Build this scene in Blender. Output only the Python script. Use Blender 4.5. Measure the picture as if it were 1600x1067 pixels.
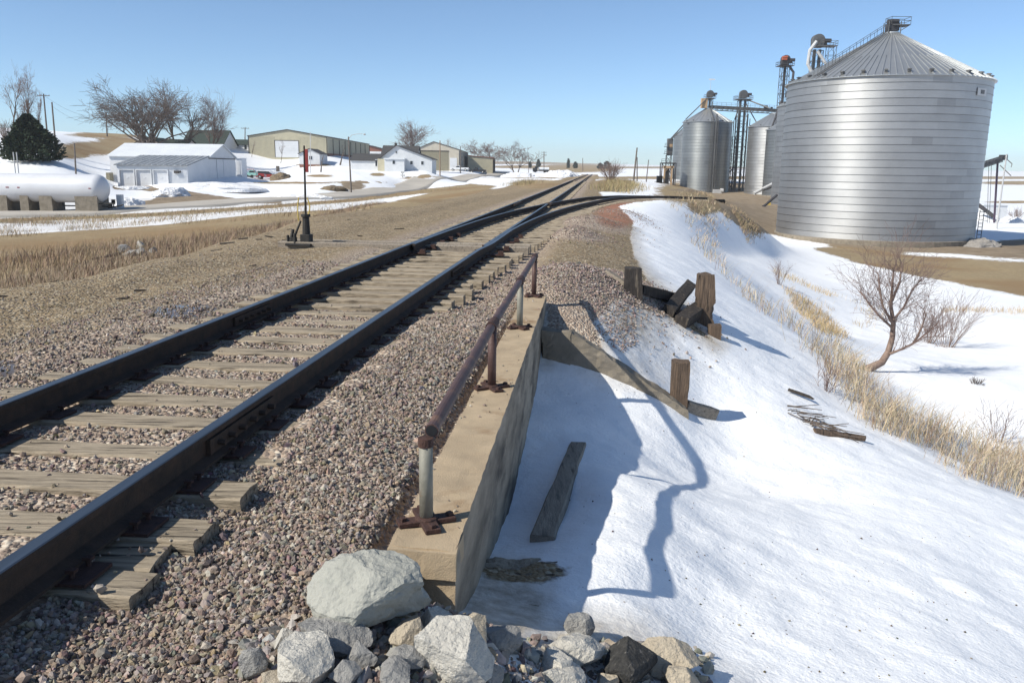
import bpy, math, random
import numpy as np
from mathutils import Vector
rng = np.random.default_rng(7); random.seed(7)
R_ = math.radians
for c in list(bpy.data.objects): bpy.data.objects.remove(c)
SC = bpy.context.scene; COL = SC.collection

# ------------------------------------------------------------------ camera model (used to read places off the photo)
F, H, ROLL, HY = 1280., 1.45, R_(.8), 264.
TH = math.atan((533.5-HY)/F); cT, sT = math.cos(TH), math.sin(TH); cR, sR = math.cos(ROLL), math.sin(ROLL)
def ray(px, py):
    a = px-800; b = py-533.5
    x = a*cR+b*sR; y = -a*sR+b*cR
    return np.array([x, F*cT-y*sT, -F*sT-y*cT])
def atz(px, py, z):
    r = ray(px, py); return np.array([0, 0, H])+r*((z-H)/r[2])
def at(px, py, Y):
    r = ray(px, py); return np.array([0, 0, H])+r*(Y/r[1])
def proj(P):
    X, Y, Z = P[:, 0], P[:, 1], P[:, 2]-H
    d = np.maximum(Y*cT-Z*sT, 1e-3); x = F*X/d; y = F*(-Y*sT-Z*cT)/d
    return 800+x*cR-y*sR, 533.5+x*sR+y*cR
def mpp(Y): return .979*Y/F              # metres per photo pixel at forward distance Y
TA = math.atan(.10); ct, st = math.cos(TA), math.sin(TA)
def US(u, s): return (u*ct+s*st, -u*st+s*ct)
def toUS(X, Y): return X*ct-Y*st, X*st+Y*ct
UL, UR = -3.60, -2.13; UC = (UL+UR)/2
def sstep(a, b, x): t = np.clip((x-a)/(b-a), 0, 1); return t*t*(3-2*t)

# ------------------------------------------------------------------ noise
def _h(ix, iy, iz):
    n = (ix*374761393+iy*668265263+iz*2147483647) & 0xffffffff
    n = ((n ^ (n >> 13))*1274126177) & 0xffffffff
    return ((n ^ (n >> 16)) & 0xffff)/32767.5-1
def vnoise(p):
    p = np.asarray(p, float); i = np.floor(p).astype(np.int64); f = p-i; f = f*f*f*(f*(f*6-15)+10)
    r = 0
    for dx in (0, 1):
        wx = f[:, 0] if dx else 1-f[:, 0]
        for dy in (0, 1):
            wy = f[:, 1] if dy else 1-f[:, 1]
            for dz in (0, 1):
                wz = f[:, 2] if dz else 1-f[:, 2]
                r = r+_h(i[:, 0]+dx, i[:, 1]+dy, i[:, 2]+dz)*wx*wy*wz
    return r
def fbm(p, o=4, g=.5):
    r = 0; a = 1.; p = np.asarray(p, float)
    for k in range(o): r = r+a*vnoise(p+17.3*k); p = p*2.03; a *= g
    return r
def n2(x, y, sc, o=3, seed=0.): return fbm(np.stack([x/sc, y/sc, np.full_like(x, seed)], 1), o)

# ------------------------------------------------------------------ spur path
SPs = np.array([15, 20, 25, 31, 36.6, 40, 46, 53, 60, 70, 85, 110, 140.])
SPd = np.array([0, .08, .28, .78, 1.47, 2.0, 3.1, 4.9, 7.3, 11.5, 18.5, 31, 46.])
SPz = np.array([0, 0, 0, 0, 0, 0, 0, -.1, -.28, -.65, -1.3, -2.4, -3.6])
def smooth_interp(s, xs, ys):
    m = np.gradient(ys, xs); k = np.clip(np.searchsorted(xs, s)-1, 0, len(xs)-2)
    h = xs[k+1]-xs[k]; t = np.clip((s-xs[k])/h, 0, 1)
    return (2*t**3-3*t**2+1)*ys[k]+(t**3-2*t**2+t)*h*m[k]+(-2*t**3+3*t**2)*ys[k+1]+(t**3-t**2)*h*m[k+1]
def spur_d(s): return np.where(s < 15, 0, smooth_interp(np.asarray(s, float), SPs, SPd))
def spur_z(s): return np.interp(s, SPs, SPz)

# ------------------------------------------------------------------ terrain
CP = []
for px, py, Y in [(-300, 372, 48), (-300, 345, 66), (-300, 330, 80), (-300, 240, 140), (-300, 200, 260), (-300, 215, 2500),
    (0, 372, 48), (0, 366, 53), (0, 348, 63), (0, 337, 70), (0, 331, 77), (0, 308, 95), (0, 252, 128), (0, 207, 175), (0, 208, 270), (0, 232, 2500),
    (100, 348, 65), (100, 332, 78), (100, 302, 100), (100, 255, 132), (100, 228, 175), (100, 207, 235), (100, 210, 320),
    (200, 345, 66), (200, 326, 82), (200, 303, 112), (180, 290, 138), (250, 289, 131), (200, 258, 170), (200, 211, 275), (200, 216, 400), (200, 240, 2500),
    (300, 322, 86), (300, 300, 118), (325, 285, 141), (300, 262, 165), (300, 222, 275), (370, 276, 156), (360, 250, 200),
    (400, 315, 98), (400, 300, 130), (410, 279, 183), (400, 244, 216), (400, 230, 330),
    (500, 308, 112), (500, 293, 130), (500, 268, 180), (490, 258, 196), (500, 244, 217), (512, 243, 220), (500, 238, 330), (540, 247, 280),
    (545, 304, 124), (600, 299, 142), (600, 285, 158), (600, 268, 190), (670, 268, 192), (600, 252, 260), (600, 246, 360),
    (640, 294, 165), (700, 286, 200), (680, 274, 222), (690, 268, 262), (700, 262, 380), (750, 269, 300), (718, 267.3, 266), (746, 270, 270), (733, 272.5, 252), (600, 250, 2500),
    (760, 275, 275), (790, 269, 330), (790, 267, 400), (800, 258, 1200), (800, 252, 2500),
    (850, 276, 200), (850, 270, 330), (850, 268, 500), (850, 260, 1100), (945, 268, 400), (945, 263, 900), (945, 257, 2500),
    (690, 293, 138), (720, 287.5, 168), (740, 282, 205), (668, 301, 118), (600, 317, 92), (768, 277, 238), (560, 325, 72), (640, 311, 100), (480, 331, 62), (400, 345, 52),
    (1000, 284, 150), (1000, 267, 500), (1040, 291, 175), (1000, 262, 1200), (1000, 258, 2500), (1050, 300, 215),
    (1110, 303, 245), (1150, 303, 245), (1180, 322, 175), (1100, 300, 95), (1090, 310, 75), (1130, 330, 90), (1190, 345, 140), (1150, 350, 105),
    (1070, 305, 120), (1100, 265, 1500), (1200, 263, 2500),
    (1215, 362, 128), (1300, 376, 118), (1400, 380, 116), (1520, 382, 116), (1260, 385, 96), (1400, 410, 82), (1590, 412, 82), (1590, 460, 60), (1450, 455, 58),
    (1300, 405, 78), (1220, 410, 64), (1280, 450, 48), (1400, 500, 41), (1560, 490, 45), (1450, 690, 16.5), (1560, 610, 21.5), (1420, 600, 22), (1500, 545, 32), (1340, 577, 23.3), (1240, 500, 35),
    (1590, 382, 118), (1590, 350, 165), (1590, 340, 195), (1590, 305, 380), (1590, 285, 700), (1590, 270, 1500), (1590, 268, 2500), (1400, 266, 1800), (1300, 320, 190),
    (1900, 420, 80), (1900, 340, 200), (1900, 300, 450), (1900, 276, 1500), (1900, 560, 26), (1900, 800, 10)]:
    CP.append(at(px, py, Y))
def cus(u, s, z): X, Y = US(u, s); CP.append(np.array([X, Y, z]))
for s in (-25, -8, 0, 6, 11, 15, 20, 28, 36, 46):
    ed = -9.0-.09*max(0, s-15)
    for u, z in ((-5, -.3), (-7, -.32), (ed+.3, -.38), (ed-1.2, -.95), (ed-3, -1.75), (ed-7, -2.2), (ed-14, -2.45)): cus(u, s, z)
for s in (60, 80, 110, 150, 200, 260):
    for u in (-9, -5.5, -2.9, -.3): cus(u, s, -.3 if u > -8 else -.7)
for s in (-25, -10, -3):
    for u, z in ((-.9, -.28), (.3, -.5), (1.5, -.95), (3, -1.5), (5.5, -2.4), (9, -4.0), (14, -4.6)): cus(u, s, z)
for u, s, z in [(-.9, 1.2, -.27), (-.9, 2.4, -.28), (-.5, 2.7, -.42), (-.35, 3.2, -.56), (0, 1.5, -.5), (0, 2.9, -.66), (.58, 3.4, -.86), (1, 1.5, -.85), (2.4, 4.2, -1.28), (1.3, 4.2, -1.12),
    (-.35, 3.8, -.74), (-.1, 4.1, -.80), (.2, 4.3, -.84), (.15, 5.0, -.88), (.22, 5.8, -1.0), (.15, 6.6, -1.06), (.55, 4.5, -1.0), (3.6, 5.0, -1.75), (4.6, 9.6, -2.15), (5.2, 10.2, -2.42), (3.0, 8, -1.75), (2.2, 6.5, -1.5),
    (-.5, 5.0, -.98), (-.2, 6, -1.14), (-.4, 7, -1.15), (-.4, 8.5, -1.1), (.1, 8, -1.22), (-.45, 9.6, -.95), (.6, 8.9, -1.36), (1.3, 8.5, -1.72), (1.5, 9.9, -1.60), (1.25, 7, -1.42), (.4, 7, -1.18), (1.0, 5.6, -1.2),
    (.1, 9.55, -1.0), (.6, 9.5, -1.22), (1.0, 9.5, -1.36), (-.2, 10.5, -.5), (.2, 10.7, -.62), (.6, 10.9, -.85), (1.4, 10.9, -1.42), (2.2, 10.5, -1.62), (3.2, 11, -1.85), (-.2, 12.5, -.32), (.65, 13.5, -.55), (1.83, 13.6, -1.02), (3, 15, -1.5),
    (.3, 16, -.34), (.7, 19, -.45), (2.5, 19, -1.15), (4.95, 17, -2.3), (4.6, 26, -2.1), (.8, 27, -.35), (1.7, 32, -.6), (6.1, 40, -2.55), (.4, 36, -.3), (6.9, 16, -3.4), (8, 12, -3.9), (10, 10, -4.3), (8.3, 30, -3.9), (9.3, 40, -4.2), (6.8, 58, -2.9), (4.2, 58, -1.3)]: cus(u, s, z)
CP = np.array(CP)
def warp(X, Y):
    r = np.hypot(X, Y)+1e-9; k = np.log1p(r/7.)/r
    return np.stack([X*k, Y*k], 1)
_cw = warp(CP[:, 0], CP[:, 1]); EPS = .05
_A = np.sqrt(((_cw[:, None]-_cw[None])**2).sum(2)+EPS**2)
_n = len(CP); _zs = np.arcsinh(CP[:, 2]-0)      # compress tall far hills
_K = np.block([[_A+np.eye(_n)*-.002, np.ones((_n, 1))], [np.ones((1, _n)), np.zeros((1, 1))]])
_w = np.linalg.solve(_K, np.append(_zs, 0))
def rbf(X, Y):
    out = np.empty(len(X))
    for a in range(0, len(X), 20000):
        q = warp(X[a:a+20000], Y[a:a+20000])
        out[a:a+20000] = np.sqrt(((q[:, None]-_cw[None])**2).sum(2)+EPS**2)@_w[:-1]+_w[-1]
    return np.sinh(np.clip(out, -6, 6))
MOUNDS = [(-.1, 12.8, .85, .9, .26), (.5, 13.9, .7, .8, .14), (-.5, 21.5, .6, 1.5, .22), (-.1, 26.5, .9, 1.8, .22), (1.2, 34.5, .9, 2.2, .25)]
def ground(X, Y, detail=True):
    X = np.asarray(X, float); Y = np.asarray(Y, float)
    u, s = toUS(X, Y); z = rbf(X, Y)
    wr = sstep(2.9, 3.35, s)*(1-sstep(11.0, 11.5, s))
    b = -.212-.05*np.exp(-((u+1.66)/.28)**2)*sstep(4.6, 3.9, s)+.05*sstep(-2.0, -1.8, u)*sstep(-.95, -1.3, u)*sstep(4.1, 4.6, s)*sstep(11, 8, s)-.10*sstep(8.5, 11, s)*(1-sstep(32, 36, s))*(1-sstep(1.3, 1.9, np.abs(u-UC-.2)))-.02*np.exp(-((u+1.2)/.5)**2)+.035*np.exp(-((u+4.75)/.35)**2)-.05*np.exp(-((u+6.3)/.4)**2)
    b = b-.07*sstep(-1.02, -.94, u)*wr
    edge = (1-sstep(-.9, .1, u))*(1-wr)+wr*(u < -.76)
    wb = edge*sstep(-8.3, -7.2, u)*(1-sstep(45, 60, s))*sstep(-20, -12, s)
    z = z*(1-wb)+b*wb
    wt = (1-sstep(2.2, 6., np.abs(u-UC)))*(1-sstep(250, 330, s))*sstep(40, 50, s)
    z = z*(1-wt)-.26*wt
    d = spur_d(s)+UC; zs = spur_z(s)-.26
    ws = (1-sstep(1.9, 7., u-d))*(1-sstep(1.9, 4.5, d-u))*sstep(30, 40, s)*(1-sstep(62, 84, s))*(np.abs(u-UC) > .1)
    z = z*(1-ws)+np.where(np.abs(u-UC) < 1.6, z, zs)*ws
    for mu, ms, su, ss, h in MOUNDS: z = z+h*np.exp(-((u-mu)/su)**2-((s-ms)/ss)**2)*(1-wr*(u > -.7))
    if detail:
        r = np.hypot(X, Y); bench = (u < -.76) | ((u < .6) & (s > 11.3))
        z = z+np.where(bench, .012, .02)*n2(X, Y, .55, 3)*(1-sstep(40, 80, r))+.10*n2(X, Y, 6., 3, 5.)*sstep(10, 30, r)*(1-np.clip(wt+ws, 0, 1))*(1-.8*wb)
        near = (~bench)*(1-sstep(14, 24, r))
        a = n2(X*.8+Y*.35, Y*.9-X*.2, .16, 3, 9.)
        z = z+.005*a*near+.010*n2(X, Y, .4, 2, 3.)*near
        z = z+.16*n2(X, Y, 25., 3, 1.)*sstep(60, 120, r)*(1-np.clip(wt+ws, 0, 1))
    return z
def G(x, y): return float(ground(np.array([x]), np.array([y]))[0])
def gp(px, py, lo=1.5, hi=400):      # where the sight line through a photo pixel meets the ground
    r = ray(px, py); Ys = np.geomspace(lo, hi, 500); P = np.array([0, 0, H])+r[None]*(Ys/r[1])[:, None]
    d = P[:, 2]-ground(P[:, 0], P[:, 1]); k = np.argmax(d < 0)
    if k == 0: return P[-1]
    t = d[k-1]/(d[k-1]-d[k]); return P[k-1]*(1-t)+P[k]*t
def gx(px, py, Y):                  # on the ground below the pixel at forward distance Y
    p = at(px, py, Y); return np.array([p[0], p[1], G(p[0], p[1])])

# ------------------------------------------------------------------ materials
def mat(name, c1, c2=None, scale=4., rough=.8, metal=0., bump=0., bscale=None, stretch=(1, 1, 1), attr=None, c3=None, s3=1., detail=6, spec=.3, lo=.35, hi=.65, bdist=.02, t3=(.55, .68)):
    m = bpy.data.materials.new(name); m.use_nodes = True; nt = m.node_tree; N = nt.nodes; L = nt.links
    p = N['Principled BSDF']; p.inputs['Roughness'].default_value = rough; p.inputs['Metallic'].default_value = metal; p.inputs['Specular IOR Level'].default_value = spec
    tc = N.new('ShaderNodeTexCoord'); mp = N.new('ShaderNodeMapping'); mp.inputs['Scale'].default_value = stretch
    L.new(tc.outputs['Object'], mp.inputs['Vector'])
    def noise(sc, det=detail):
        n = N.new('ShaderNodeTexNoise'); n.inputs['Scale'].default_value = sc; n.inputs['Detail'].default_value = det; n.inputs['Roughness'].default_value = .62
        L.new(mp.outputs[0], n.inputs['Vector']); return n
    def mix(f, a, b):
        x = N.new('ShaderNodeMix'); x.data_type = 'RGBA'
        for sk, v in ((x.inputs[0], f), (x.inputs[6], a), (x.inputs[7], b)):
            if isinstance(v, (tuple, list)): sk.default_value = (*v[:3], 1)
            elif isinstance(v, (int, float)): sk.default_value = v
            else: L.new(v, sk)
        return x.outputs[2]
    def rng_(v, a, b):
        r = N.new('ShaderNodeMapRange'); L.new(v, r.inputs[0]); r.inputs[1].default_value = a; r.inputs[2].default_value = b; return r.outputs[0]
    c2 = c2 or tuple(x*.75 for x in c1)
    col = mix(rng_(noise(scale).outputs[0], lo, hi), c1, c2)
    if c3: col = mix(rng_(noise(s3, 8).outputs[0], *t3), col, c3)
    if attr:
        a = N.new('ShaderNodeAttribute'); a.attribute_name = attr
        x = N.new('ShaderNodeMix'); x.data_type = 'RGBA'; x.blend_type = 'MULTIPLY'; x.inputs[0].default_value = 1
        L.new(col, x.inputs[6]); L.new(a.outputs['Color'], x.inputs[7]); col = x.outputs[2]
    L.new(col, p.inputs['Base Color'])
    if bump:
        b = N.new('ShaderNodeBump'); b.inputs['Strength'].default_value = bump; b.inputs['Distance'].default_value = bdist
        L.new(noise(bscale or scale*3, 8).outputs[0], b.inputs['Height']); L.new(b.outputs[0], p.inputs['Normal'])
    return m
M = {}
M['rail'] = mat('rail_steel', (.040, .031, .025), (.075, .048, .034), 9, .85, .0, .4, 60)
M['railtop'] = mat('rail_running_surface', (.27, .265, .26), (.17, .165, .16), 5, .38, 1., .05, 40, stretch=(1, .1, 1))
M['rust'] = mat('rusty_iron', (.085, .045, .035), (.05, .03, .027), 25, .75, .2, .4, 90)
M['pipe'] = mat('brown_painted_pipe', (.10, .058, .05), (.065, .04, .038), 9, .55, .1, .25, 60, c3=(.16, .09, .06), s3=6)
M['galv'] = mat('grey_pipe', (.25, .24, .20), (.18, .17, .14), 9, .6, .1, .15, 50, c3=(.2, .12, .07), s3=5, t3=(.6, .75))
M['tie'] = mat('weathered_tie_wood', (.44, .365, .27), (.22, .18, .13), 5, .9, 0, 1., 16, stretch=(.5, 9, 9), c3=(.06, .048, .036), s3=3.2, t3=(.55, .63), bdist=.012)
M['post'] = mat('old_post_wood', (.165, .115, .08), (.065, .047, .036), 5, .9, 0, .9, 12, stretch=(9, 9, .7), c3=(.03, .025, .02), s3=2.5, t3=(.58, .66), bdist=.015)
M['darkwood'] = mat('dark_rotten_wood', (.06, .05, .045), (.025, .022, .02), 6, .9, 0, .9, 14, stretch=(7, 7, 1), c3=(.16, .13, .10), s3=3)
M['beam'] = mat('pale_beam_wood', (.33, .28, .22), (.22, .185, .15), 5, .9, 0, .5, 15, stretch=(8, .6, 8), c3=(.12, .10, .08), s3=3)
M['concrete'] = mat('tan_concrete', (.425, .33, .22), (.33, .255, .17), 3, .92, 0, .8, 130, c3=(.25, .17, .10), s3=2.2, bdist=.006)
M['concrete_side'] = mat('weathered_shaded_concrete', (.34, .29, .225), (.15, .128, .10), 6, .95, 0, .9, 40, stretch=(1.1, .25, .9), c3=(.075, .065, .055), s3=3.2, t3=(.52, .64), bdist=.012)  # darker side face: weather stains plus its shade painted into the colour
M['concrete_grey'] = mat('grey_concrete', (.26, .225, .18), (.18, .155, .12), 3, .92, 0, .8, 70, c3=(.14, .125, .10), s3=2, bdist=.01)
M['whiterock'] = mat('pale_limestone', (.58, .55, .49), (.42, .40, .36), 9, .9, 0, 1., 26, c3=(.30, .275, .235), s3=5, bdist=.035, t3=(.56, .74), lo=.3, hi=.7)
M['tanrock'] = mat('tan_limestone', (.50, .43, .33), (.38, .33, .26), 9, .9, 0, 1., 26, c3=(.26, .215, .16), s3=5, bdist=.035, t3=(.56, .74), lo=.3, hi=.7)
M['greyrock'] = mat('grey_limestone', (.34, .33, .31), (.22, .215, .21), 10, .9, 0, 1., 26, c3=(.46, .44, .40), s3=5, bdist=.035, t3=(.56, .74), lo=.3, hi=.7)
M['boulder'] = mat('greenish_boulder_stone', (.36, .355, .315), (.28, .28, .25), 4, .9, 0, .9, 14, c3=(.29, .30, .265), s3=6, t3=(.6, .75), bdist=.025)
M['asphaltrock'] = mat('old_asphalt_lump', (.06, .058, .055), (.03, .03, .03), 30, .95, 0, 1., 60, c3=(.16, .15, .14), s3=45, t3=(.6, .66))
M['stone'] = mat('crushed_stone', (.92, .92, .92), (.66, .66, .66), 30, .9, 0, .3, 120, attr='tint')
M['blade'] = mat('dry_stalks', (.95, .95, .95), (.8, .8, .8), 20, .9, 0, attr='tint')
M['bark'] = mat('bare_bark', (.14, .11, .09), (.085, .068, .058), 3, .95, 0, .5, 10)
M['twig'] = mat('bare_twigs', (.165, .13, .11), (.12, .092, .08), 1, .95)
M['redtwig'] = mat('reddish_twigs', (.21, .145, .125), (.16, .11, .095), 1, .95)
M['pinkbark'] = mat('slope_tree_bark', (.25, .18, .145), (.15, .105, .085), 8, .9, 0, .4, 30)
M['needle'] = mat('evergreen_needles', (.034, .052, .024), (.016, .028, .015), .9, .85)
M['white'] = mat('white_painted_steel', (.66, .67, .69), (.59, .61, .63), .5, .5, 0, c3=(.62, .62, .62), s3=1, spec=.4, t3=(.6, .8))
M['tank'] = mat('tank_white_paint', (.64, .645, .67), (.58, .585, .61), .6, .35, 0, c3=(.66, .63, .60), s3=.5, spec=.5, t3=(.6, .8))
M['door'] = mat('pale_door_panel', (.62, .63, .65), (.55, .56, .58), 1, .6)
M['wroof'] = mat('white_metal_roof', (.74, .76, .77), (.66, .68, .7), .4, .45, .1)
M['groof'] = mat('grey_metal_roof', (.20, .21, .22), (.33, .34, .345), 2.2, .45, .3, stretch=(1, .06, 1), lo=.48, hi=.58)
M['greenroof'] = mat('dark_green_shingles', (.045, .06, .05), (.03, .042, .036), 3, .9)
M['darkroof'] = mat('dark_shingles', (.075, .072, .072), (.05, .05, .05), 3, .9)
M['tan'] = mat('tan_metal_siding', (.47, .43, .31), (.42, .385, .28), 1, .6)
M['tandark'] = mat('shaded_tan_opening', (.25, .23, .165), (.22, .2, .145), 1, .7)  # tan siding colour darkened to paint the shade inside openings
M['trim'] = mat('dark_trim', (.07, .06, .055), (.05, .045, .04), 2, .6)
M['brickred'] = mat('red_brown_siding', (.24, .11, .08), (.19, .09, .065), 1, .7)
M['siding'] = mat('pale_house_siding', (.62, .63, .64), (.56, .575, .59), 1, .7)
M['pinkwall'] = mat('pink_beige_siding', (.56, .47, .42), (.5, .42, .37), 1, .7)
M['glass'] = mat('dark_window_glass', (.03, .035, .04), (.02, .024, .03), 1, .15, 0, spec=.6)
M['steel'] = mat('grey_lattice_steel', (.15, .15, .15), (.09, .09, .09), .8, .55, .4)
M['darksteel'] = mat('dark_lattice_steel', (.075, .07, .075), (.045, .045, .05), .8, .6, .3)
M['purple'] = mat('dark_purple_steel', (.075, .05, .085), (.055, .038, .06), .8, .6, .2)
M['orange'] = mat('orange_painted_motor', (.50, .12, .05), (.36, .09, .045), 1, .6)
M['yellow'] = mat('yellow_paint', (.60, .44, .10), (.5, .36, .09), 1, .6)
M['red'] = mat('red_paint', (.42, .05, .045), (.30, .04, .035), 2, .45)
M['target'] = mat('faded_red_target', (.30, .055, .05), (.23, .04, .04), 9, .6)
M['teal'] = mat('teal_paint', (.28, .50, .46), (.24, .44, .40), 1, .45)
M['black'] = mat('black_paint', (.02, .021, .024), (.014, .015, .017), 2, .35, spec=.5)
M['rubber'] = mat('black_rubber', (.018, .018, .018), (.012, .012, .012), 2, .9)
M['stand'] = mat('black_cast_iron', (.025, .024, .024), (.045, .042, .038), 12, .6, .2, .3, 50)
M['pole'] = mat('utility_pole_wood', (.17, .145, .125), (.12, .10, .088), 2, .9, stretch=(3, 3, .3))
M['tanpole'] = mat('light_brown_pole_wood', (.33, .23, .16), (.27, .19, .13), 2, .9, stretch=(3, 3, .3))
M['whitepole'] = mat('pale_pole', (.5, .5, .5), (.42, .42, .42), 2, .6)
M['lumber'] = mat('tan_lumber', (.46, .31, .18), (.38, .26, .15), 2, .8)
M['dirtpile'] = mat('brown_soil', (.23, .175, .11), (.16, .12, .08), 2.5, .95, 0, .9, 6, bdist=.2)
M['gravelpile'] = mat('grey_gravel', (.30, .28, .26), (.22, .205, .19), 4, .95, 0, .9, 9, bdist=.1)
M['asphalt'] = mat('worn_road_surface', (.43, .395, .345), (.36, .33, .29), .35, .92, 0, .3, 30, c3=(.50, .46, .40), s3=.12)
M['snowpile'] = mat('ploughed_snow', (.80, .81, .83), (.70, .70, .71), 2, .7, 0, .9, 4, c3=(.40, .34, .27), s3=1.2, t3=(.62, .72), bdist=.25)

def bin_mat(name, base, rough=.42, metal=.75):
    m = mat(name, base, tuple(x*.9 for x in base), .35, rough, metal, attr='tint')
    nt = m.node_tree; p = nt.nodes['Principled BSDF']; p.inputs['Anisotropic'].default_value = .55; p.inputs['Anisotropic Rotation'].default_value = .25
    t = nt.nodes.new('ShaderNodeTangent'); t.direction_type = 'RADIAL'; t.axis = 'Z'; nt.links.new(t.outputs[0], p.inputs['Tangent'])
    return m
M['galvbin'] = bin_mat('galvanised_bin_sheet', (.42, .425, .43), .58, .84)
M['galvold'] = bin_mat('dull_galvanised_sheet', (.27, .285, .29), .5, .75)
M['binroof'] = mat('galvanised_roof_sheet', (.52, .53, .53), (.46, .47, .47), .3, .4, .75)

def ground_material():
    m = bpy.data.materials.new('ground_surface'); m.use_nodes = True; nt = m.node_tree; N = nt.nodes; L = nt.links
    p = N['Principled BSDF']; p.inputs['Specular IOR Level'].default_value = .2
    geo = N.new('ShaderNodeNewGeometry')
    def noise(sc, det=6, ro=.6):
        n = N.new('ShaderNodeTexNoise'); n.inputs['Scale'].default_value = sc; n.inputs['Detail'].default_value = det; n.inputs['Roughness'].default_value = ro
        L.new(geo.outputs['Position'], n.inputs['Vector']); return n.outputs[0]
    def vor(sc, out='Color'):
        n = N.new('ShaderNodeTexVoronoi'); n.inputs['Scale'].default_value = sc; L.new(geo.outputs['Position'], n.inputs['Vector']); return n.outputs[out]
    def mix(f, a, b, bt='MIX'):
        x = N.new('ShaderNodeMix'); x.data_type = 'RGBA'; x.blend_type = bt
        for sk, v in ((x.inputs[0], f), (x.inputs[6], a), (x.inputs[7], b)):
            if isinstance(v, tuple): sk.default_value = (*v, 1)
            elif isinstance(v, (int, float)): sk.default_value = v
            else: L.new(v, sk)
        return x.outputs[2]
    def rr(v, a, b, c=0., d=1.):
        r = N.new('ShaderNodeMapRange'); L.new(v, r.inputs[0])
        for i, q in enumerate((a, b, c, d)): r.inputs[i+1].default_value = q
        return r.outputs[0]
    def math_(op, a, b):
        n = N.new('ShaderNodeMath'); n.operation = op
        for i, v in enumerate((a, b)):
            if isinstance(v, (int, float)): n.inputs[i].default_value = v
            else: L.new(v, n.inputs[i])
        return n.outputs[0]
    def at_(nm): a = N.new('ShaderNodeAttribute'); a.attribute_name = nm; return a.outputs['Fac']
    def sep(c): s = N.new('ShaderNodeSeparateColor'); L.new(c, s.inputs[0]); return s.outputs
    nbig, nmid, nfin = noise(.35), noise(2.2), noise(14, 8)
    mx = math_('ADD', math_('MULTIPLY', nbig, .35), math_('ADD', math_('MULTIPLY', nmid, .4), math_('MULTIPLY', nfin, .25)))
    def mask(nm, k=1.5, w=.10):
        v = math_('ADD', at_(nm), math_('MULTIPLY', math_('SUBTRACT', mx, .5), k)); return rr(v, .5-w, .5+w)
    # dirt with pebbles
    v1 = vor(26); peb = sep(v1)[0]
    dirt = mix(rr(nmid, .35, .65), (.285, .21, .125), (.165, .12, .072))
    dirt = mix(rr(nfin, .45, .7), dirt, (.31, .245, .155))
    dirt = mix(rr(peb, .72, .9), dirt, (.42, .355, .26))
    dirt = mix(rr(sep(v1)[1], .85, .95), dirt, (.11, .085, .06))
    # ballast
    v2 = vor(38); s2 = sep(v2)
    bal = mix(s2[0], (.46, .36, .28), (.20, .155, .125)); bal = mix(rr(s2[1], .75, .9), bal, (.56, .49, .40)); bal = mix(rr(nmid, .5, .75), bal, (.32, .24, .175))
    col = mix(mask('ballast', .9, .2), dirt, bal)
    redd = mix(rr(nmid, .4, .6), (.36, .17, .11), (.27, .15, .10)); col = mix(mask('redsoil', .8, .2), col, redd)
    # dry grass turf
    g = mix(rr(nmid, .35, .65), (.33, .25, .14), (.21, .155, .09)); g = mix(rr(nfin, .4, .7), g, (.40, .32, .20))
    g = mix(rr(noise(.08), .45, .6), g, (.27, .185, .10))
    col = mix(mask('grass', 1., .2), col, g)
    tilled = mix(rr(noise(.6), .35, .65), (.20, .15, .10), (.30, .24, .17)); col = mix(mask('yard', .8, .2), col, tilled)
    # snow
    sn = mix(rr(noise(1.2), .3, .7), (.87, .875, .885), (.81, .82, .84))
    dirtysnow = mix(rr(noise(9, 8), .35, .68), (.62, .58, .52), (.33, .28, .22))
    sn = mix(mask('dirty', 1.1, .3), sn, dirtysnow)
    ms = mask('snow', 2.0, .08); col = mix(ms, col, sn)
    L.new(col, p.inputs['Base Color'])
    L.new(rr(ms, 0, 1, .95, .55), p.inputs['Roughness'])
    wet = mask('wet', .8, .15); rn = N.new('ShaderNodeMix'); rn.inputs[3].default_value = .12; L.new(wet, rn.inputs[0]); L.new(rr(ms, 0, 1, .95, .55), rn.inputs[2]); L.new(rn.outputs[0], p.inputs['Roughness'])
    col2 = mix(wet, col, (.11, .085, .065)); L.new(col2, p.inputs['Base Color'])
    b1 = N.new('ShaderNodeBump'); b1.inputs['Distance'].default_value = .035; b1.inputs['Strength'].default_value = .9
    hh = math_('ADD', math_('MULTIPLY', vor(30, 'Distance'), -.9), math_('MULTIPLY', nfin, .9))
    hs = math_('ADD', math_('MULTIPLY', noise(8, 5), .5), math_('MULTIPLY', noise(34, 6), .24))
    hm = N.new('ShaderNodeMix'); L.new(ms, hm.inputs[0]); L.new(hh, hm.inputs[2]); L.new(hs, hm.inputs[3])
    fl = math_('MULTIPLY', hm.outputs[0], math_('SUBTRACT', 1, wet))
    L.new(fl, b1.inputs['Height']); L.new(b1.outputs[0], p.inputs['Normal'])
    return m
M['ground'] = ground_material()

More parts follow.
